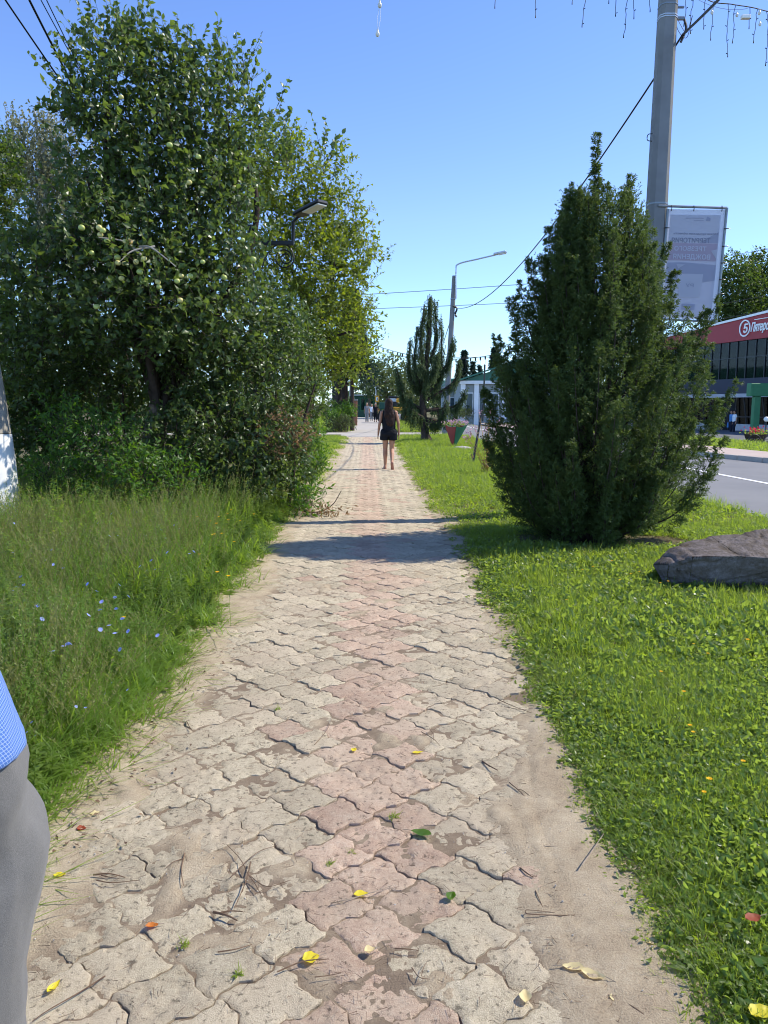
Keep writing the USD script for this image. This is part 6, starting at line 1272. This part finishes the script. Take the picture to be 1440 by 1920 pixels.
for u, v in ((1292, 1372), (1302, 1380), (1320, 1490), (1324, 1478), (1240, 1265), (1235, 1100), (1255, 1098), (1275, 1098), (1110, 1070), (1090, 1075), (1145, 1062), (1180, 1085), (1160, 1095), (1200, 1078), (1060, 1130), (1405, 1215), (1300, 1212), (1330, 1230), (1395, 1440), (1010, 1045), (1350, 965), (1310, 960), (1285, 1308)):
    q = up_at(u, v, .09); loc = (q[0], q[1], glevel(q[0], q[1]))
    if yf: move(y1, loc, 1.0); yf = False
    else: dup(y1, loc, rng.uniform(0, 6), rng.uniform(.8, 1.25))

# ---------------------------------------------------------------- fallen leaves, twigs and bits on the paving
rng = np.random.default_rng(611)
def fallen(label, u, v, L, W, mt, ang=None, curl=.25, z=.005):
    q = ground(u, v, z); a = rng.uniform(0, 2 * PI) if ang is None else ang
    n = 9; tt = np.linspace(0, 1, n); w = W * .5 * np.sin(PI * tt ** .8) ** .8; D = A([math.cos(a), math.sin(a), 0]); S = A([-D[1], D[0], 0]); pts = []
    for t_, ww in zip(tt, w):
        c = D * (t_ - .5) * L + A([0, 0, curl * L * (t_ - .5) ** 2])
        for s in (-1, -.5, 0, .5, 1): pts.append(c + S * ww * s + A([0, 0, curl * ww * 1.0 * s * s + .0012 * rng.normal()]))
    P_ = A(pts) + q; i = np.arange(n * 5).reshape(n, 5); f = np.stack([i[:-1, :-1], i[1:, :-1], i[1:, 1:], i[:-1, 1:]], -1).reshape(-1, 4)
    t = thing("fallen_leaf", label, "leaf"); obj("blade", (P_, f), mt, t, smooth=True); obj("stalk", tube(A([q + D * L * .48 + A([0, 0, curl * L * .25]), q + D * L * .9 + A([0, 0, .004])]), .0012, 4), "twig_grey", t)
fallen("round yellow-green fallen leaf near the bottom, left of the path's pink middle", 583, 1796, .048, .045, "fallen_yellow", .3, .15)
fallen("bright yellow oval leaf on a pink paver below the middle of the path", 677, 1677, .046, .032, "fallen_yellow", .1)
fallen("pale cream curled leaf by the gap between pink pavers near the bottom", 694, 1784, .034, .026, "fallen_pale", .4, .8)
fallen("fresh green leaf lying at the right edge of the pink pavers", 790, 1563, .075, .045, "leaf_fresh", 2.8, .3)
fallen("small green leaf standing in a joint right of the pink pavers", 846, 1684, .042, .03, "leaf_fresh", 1.2, .9)
fallen("small yellow leaf halfway up the path's right part", 783, 1411, .05, .022, "fallen_yellow", .1)
fallen("small bright yellow leaf on the pink pavers left of the other yellow one", 664, 1406, .035, .025, "fallen_yellow")
fallen("orange-brown curled leaf on grey pavers at lower left", 285, 1737, .038, .022, "fallen_orange", .2, .6)
fallen("yellow leaf on edge near the man's trouser leg at lower left", 101, 1853, .045, .022, "fallen_yellow", 1.2, .7)
fallen("small yellow leaf beside the man's knee", 112, 1641, .04, .022, "fallen_yellow", .1)
fallen("red-orange scrap of leaf in the litter by the left grass edge", 153, 1555, .035, .025, "fallen_red", .1, .6)
fallen("pale yellow leaf at the litter's edge, upper left of the red scrap", 178, 1525, .034, .026, "fallen_pale", .5)
fallen("large cream torn leaf on the sand at lower right", 1128, 1792, .055, .038, "fallen_pale", 2.3, .3)
fallen("crumpled pale leaf on the sand, left of the large cream one", 1075, 1817, .06, .03, "fallen_pale", 3.0, .6)
fallen("crumpled straw-coloured leaf trodden into the sand at lower right", 1112, 1832, .065, .03, "fallen_pale", -.4, .7)
fallen("straw-coloured crumpled leaf against a grey paver near the bottom", 985, 1872, .045, .032, "fallen_pale", 1.4, .7)
fallen("round pale leaf on the sand by the lower right grass", 1153, 1871, .03, .026, "fallen_pale")
fallen("pale yellow leaf in the grass edge at right", 1225, 1766, .042, .025, "fallen_pale", .2, .3, .012)
fallen("yellow-green leaf in the bottom right corner of the grass", 1425, 1898, .06, .045, "fallen_yellow", .4, .3, .05)
fallen("red-brown leaf lying in the lawn at the right edge", 1412, 1722, .05, .035, "fallen_red", .3, .3, .09)
def twig(label, uv, r=.0022, mt="twig_dry", group=None, fork=None, z=.005):
    t = thing("twig", label, "twig", (0, 0, 0), 0, group); r *= .72; c = curve([ground(u, v, z + (.004 if 0 < k < len(uv) - 1 else 0)) for k, (u, v) in enumerate(uv)], 5); obj("stick", tube(c, np.linspace(r, r * .5, len(c)), 5), mt, t, smooth=60)
    for f_ in fork or (): c = curve([ground(u, v, z + .004) for u, v in f_], 4); obj("side_shoot", tube(c, np.linspace(r * .7, r * .35, len(c)), 5), mt, t, smooth=60)
twig("short stout dark stick on the sandy right side of the path", ((904, 1427), (918, 1436), (933, 1444)), .0055)
twig("thin dark twig slanting down the sandy side below the stout stick", ((955, 1467), (976, 1485), (992, 1503)), .0035, fork=[((970, 1480), (980, 1482), (993, 1492))])
twig("long bent twig loop lying across the sand at lower right", ((985, 1710), (994, 1714), (1060, 1716), (1120, 1714)), .0028, fork=[((985, 1710), (990, 1706), (1040, 1711))])
twig("grey twig with a knot lying from the grass across the sand", ((1005, 1582), (1010, 1586), (1055, 1586), (1100, 1577)), .003, "twig_grey")
twig("pale straw stick leaning out of the right grass edge", ((1091, 1622), (1110, 1595), (1132, 1563)), .0034, "twig_grey", z=.03)
twig("dark short twig in the tyre tracks at right", ((975, 1627), (988, 1637), (1000, 1645)), .004)
twig("thin upright-lying twig below the tyre track bend", ((1004, 1670), (1012, 1688), (1018, 1702)), .0025)
twig("dark root-like stick at the bottom edge of the right sand", ((1174, 1881), (1200, 1898), (1232, 1922)), .006)
twig("dark thin twig creeping along the right grass edge near the bottom", ((1148, 1793), (1172, 1803), (1198, 1840)), .0025)
twig("thick dark stick in the bottom joint left of the pink pavers", ((400, 1710), (425, 1716), (445, 1726)), .006, fork=[((412, 1712), (430, 1708), (455, 1709))])
twig("forked twig fan on the left grey pavers", ((470, 1616), (462, 1650), (440, 1702)), .0035, fork=[((466, 1640), (450, 1610), (425, 1583)), ((466, 1640), (480, 1660), (492, 1682)), ((466, 1640), (500, 1662), (545, 1650)), ((466, 1640), (458, 1660), (455, 1672))])
twig("long thin twig running to the bottom left corner", ((197, 1830), (150, 1860), (92, 1893), (60, 1915)), .003)
twig("brown twig bundle on the left pavers below the yellow leaf", ((175, 1640), (205, 1638), (235, 1645)), .004, fork=[((180, 1650), (210, 1655), (262, 1650)), ((190, 1641), (210, 1645), (225, 1640))])
twig("upright dark twig in a joint on the left grey pavers", ((346, 1600), (340, 1630), (344, 1660)), .0035, fork=[((344, 1610), (325, 1616), (310, 1628))])
twig("dark twig lying flat across the lower grey pavers", ((408, 1785), (440, 1780), (472, 1771)), .003)
twig("forked small twig on the big pink paver at the bottom", ((772, 1814), (786, 1832), (806, 1836)), .0022, fork=[((790, 1830), (794, 1815), (800, 1803))])
twig("straight dark twig on the pink paver's left edge near the bottom", ((740, 1778), (760, 1779), (785, 1782)), .003)
twig("long twig lying from the yellow leaf up to the right", ((620, 1694), (680, 1679), (735, 1660)), .0025, "twig_grey")
twig("twig pointing at the round yellow-green leaf", ((520, 1822), (570, 1802), (617, 1798)), .003, fork=[((590, 1832), (615, 1829), (640, 1824))])
twig("thin grey straw slanting over the middle pavers", ((590, 1396), (612, 1370), (626, 1340)), .0022)
twig("curved dark twig on the middle right grey pavers", ((790, 1372), (812, 1385), (825, 1398)), .0028, fork=[((805, 1366), (813, 1378), (812, 1390))])
twig("grey twig tangle near the right edge at mid path", ((935, 1312), (965, 1325), (1000, 1338)), .003, fork=[((945, 1325), (975, 1330), (1000, 1328))])
twig("brown pine-needle strand on the left grey pavers", ((432, 1645), (480, 1600), (520, 1585)), .0022)
twig("thin twig on the left pavers below the grass", ((350, 1352), (356, 1364), (362, 1372)), .003)
fb = thing("fallen_branch", "broken branch with withered leaves lying at the left edge of the path", "branch")
q = ground(588, 966); c = curve([q + A([-.35, .1, .12]), q + A([0, 0, .04]), ground(622, 958) + A([0, 0, .08]), at(640, 920, 10.9)], 7); obj("stick", tube(c, np.linspace(.012, .004, len(c)), 6), "bark_dark", fb, smooth=60)
p = np.vstack([q + rng.normal(0, 1, (60, 3)) * A([.22, .16, .05]) + A([.05, 0, .06]), ground(618, 968) + rng.normal(0, 1, (24, 3)) * A([.10, .08, .03]) + A([0, 0, .05])]); p[:, 2] = np.maximum(p[:, 2], .01)
obj("withered_leaves", leaves(p, sphere_dirs(rng, 84), sphere_dirs(rng, 84) + A([0, 0, .4]), .075, .03, droop=.4), "leaf_dry", fb, kind="stuff")
# fine litter, grit and grass sprouts on the paving
n = 2600; y = 1.4 + 5.5 * rng.random(n) ** 1.5; x = xL(y) + (xR(y) - xL(y)) * rng.random(n); q = np.stack([x, y, .008 + 0 * x], 1); d = sphere_dirs(rng, n) * A([1, 1, .12]); 
obj("path_litter", strips(q, q + d * rng.uniform(.01, .045, n)[:, None], .0009), "twig_dry", None, kind="stuff", label="fine dry stalks and needles strewn over the paving", cat="litter")
n = 420; y = 2.4 + 2.2 * rng.random(n); x = xL(y) + .02 + .22 * rng.normal(0, .6, n); q = np.stack([x, y, .014 + 0 * x], 1); k2_ = sphere_dirs(rng, n) * A([1, 1, .15])
obj("edge_litter", merge([strips(q, q + k2_ * rng.uniform(.01, .05, n)[:, None], .0012), leaves(q[:160], k2_[:160], sphere_dirs(rng, 160) * .5 + A([0, 0, 1.0]), .022, .012)]), "twig_dry", None, kind="stuff", label="brown leaf litter along the left grass edge of the paving", cat="litter")
n = 700; y = 1.35 + 4 * rng.random(n) ** 1.6; x = xL(y) + (xR(y) - xL(y) + .2) * rng.random(n); ms = []
g0_ = trimesh.creation.icosphere(0, 1.0)
for a, b in zip(x, y):
    m = g0_.copy(); m.vertices = np.asarray(m.vertices) * rng.uniform(.0012, .0034) * rng.uniform(.6, 1.2, 3) + A([a, b, float(sand_height(A([a]), A([b]))[0]) + .004]); ms.append(m)
obj("grit", cat(ms), "walk_pale", None, kind="stuff", label="small stones and grit scattered over the sandy paving", cat="gravel")
sprouts = [(620, 1620, .05), (740, 1532, .07), (520, 1330, .06), (345, 1772, .06), (445, 1828, .06), (1000, 1312, .09), (1030, 1350, .07), (985, 1290, .08), (660, 1600, .05), (250, 1420, .06), (1080, 1520, .07)]
sp0 = merge([tuft(rng, 16, .06, .03, .004, .9), rosette(rng, 5, .04, .014, .7)])
scatter("grass_sprouts", [(sp0, "grass_lawn")], [ground(u, v) + A([0, 0, -.004]) for u, v, s in sprouts], [0] * len(sprouts), [s / .09 for _, _, s in sprouts], rng, label="little grass sprouts growing in the joints of the paving", cat="grass")
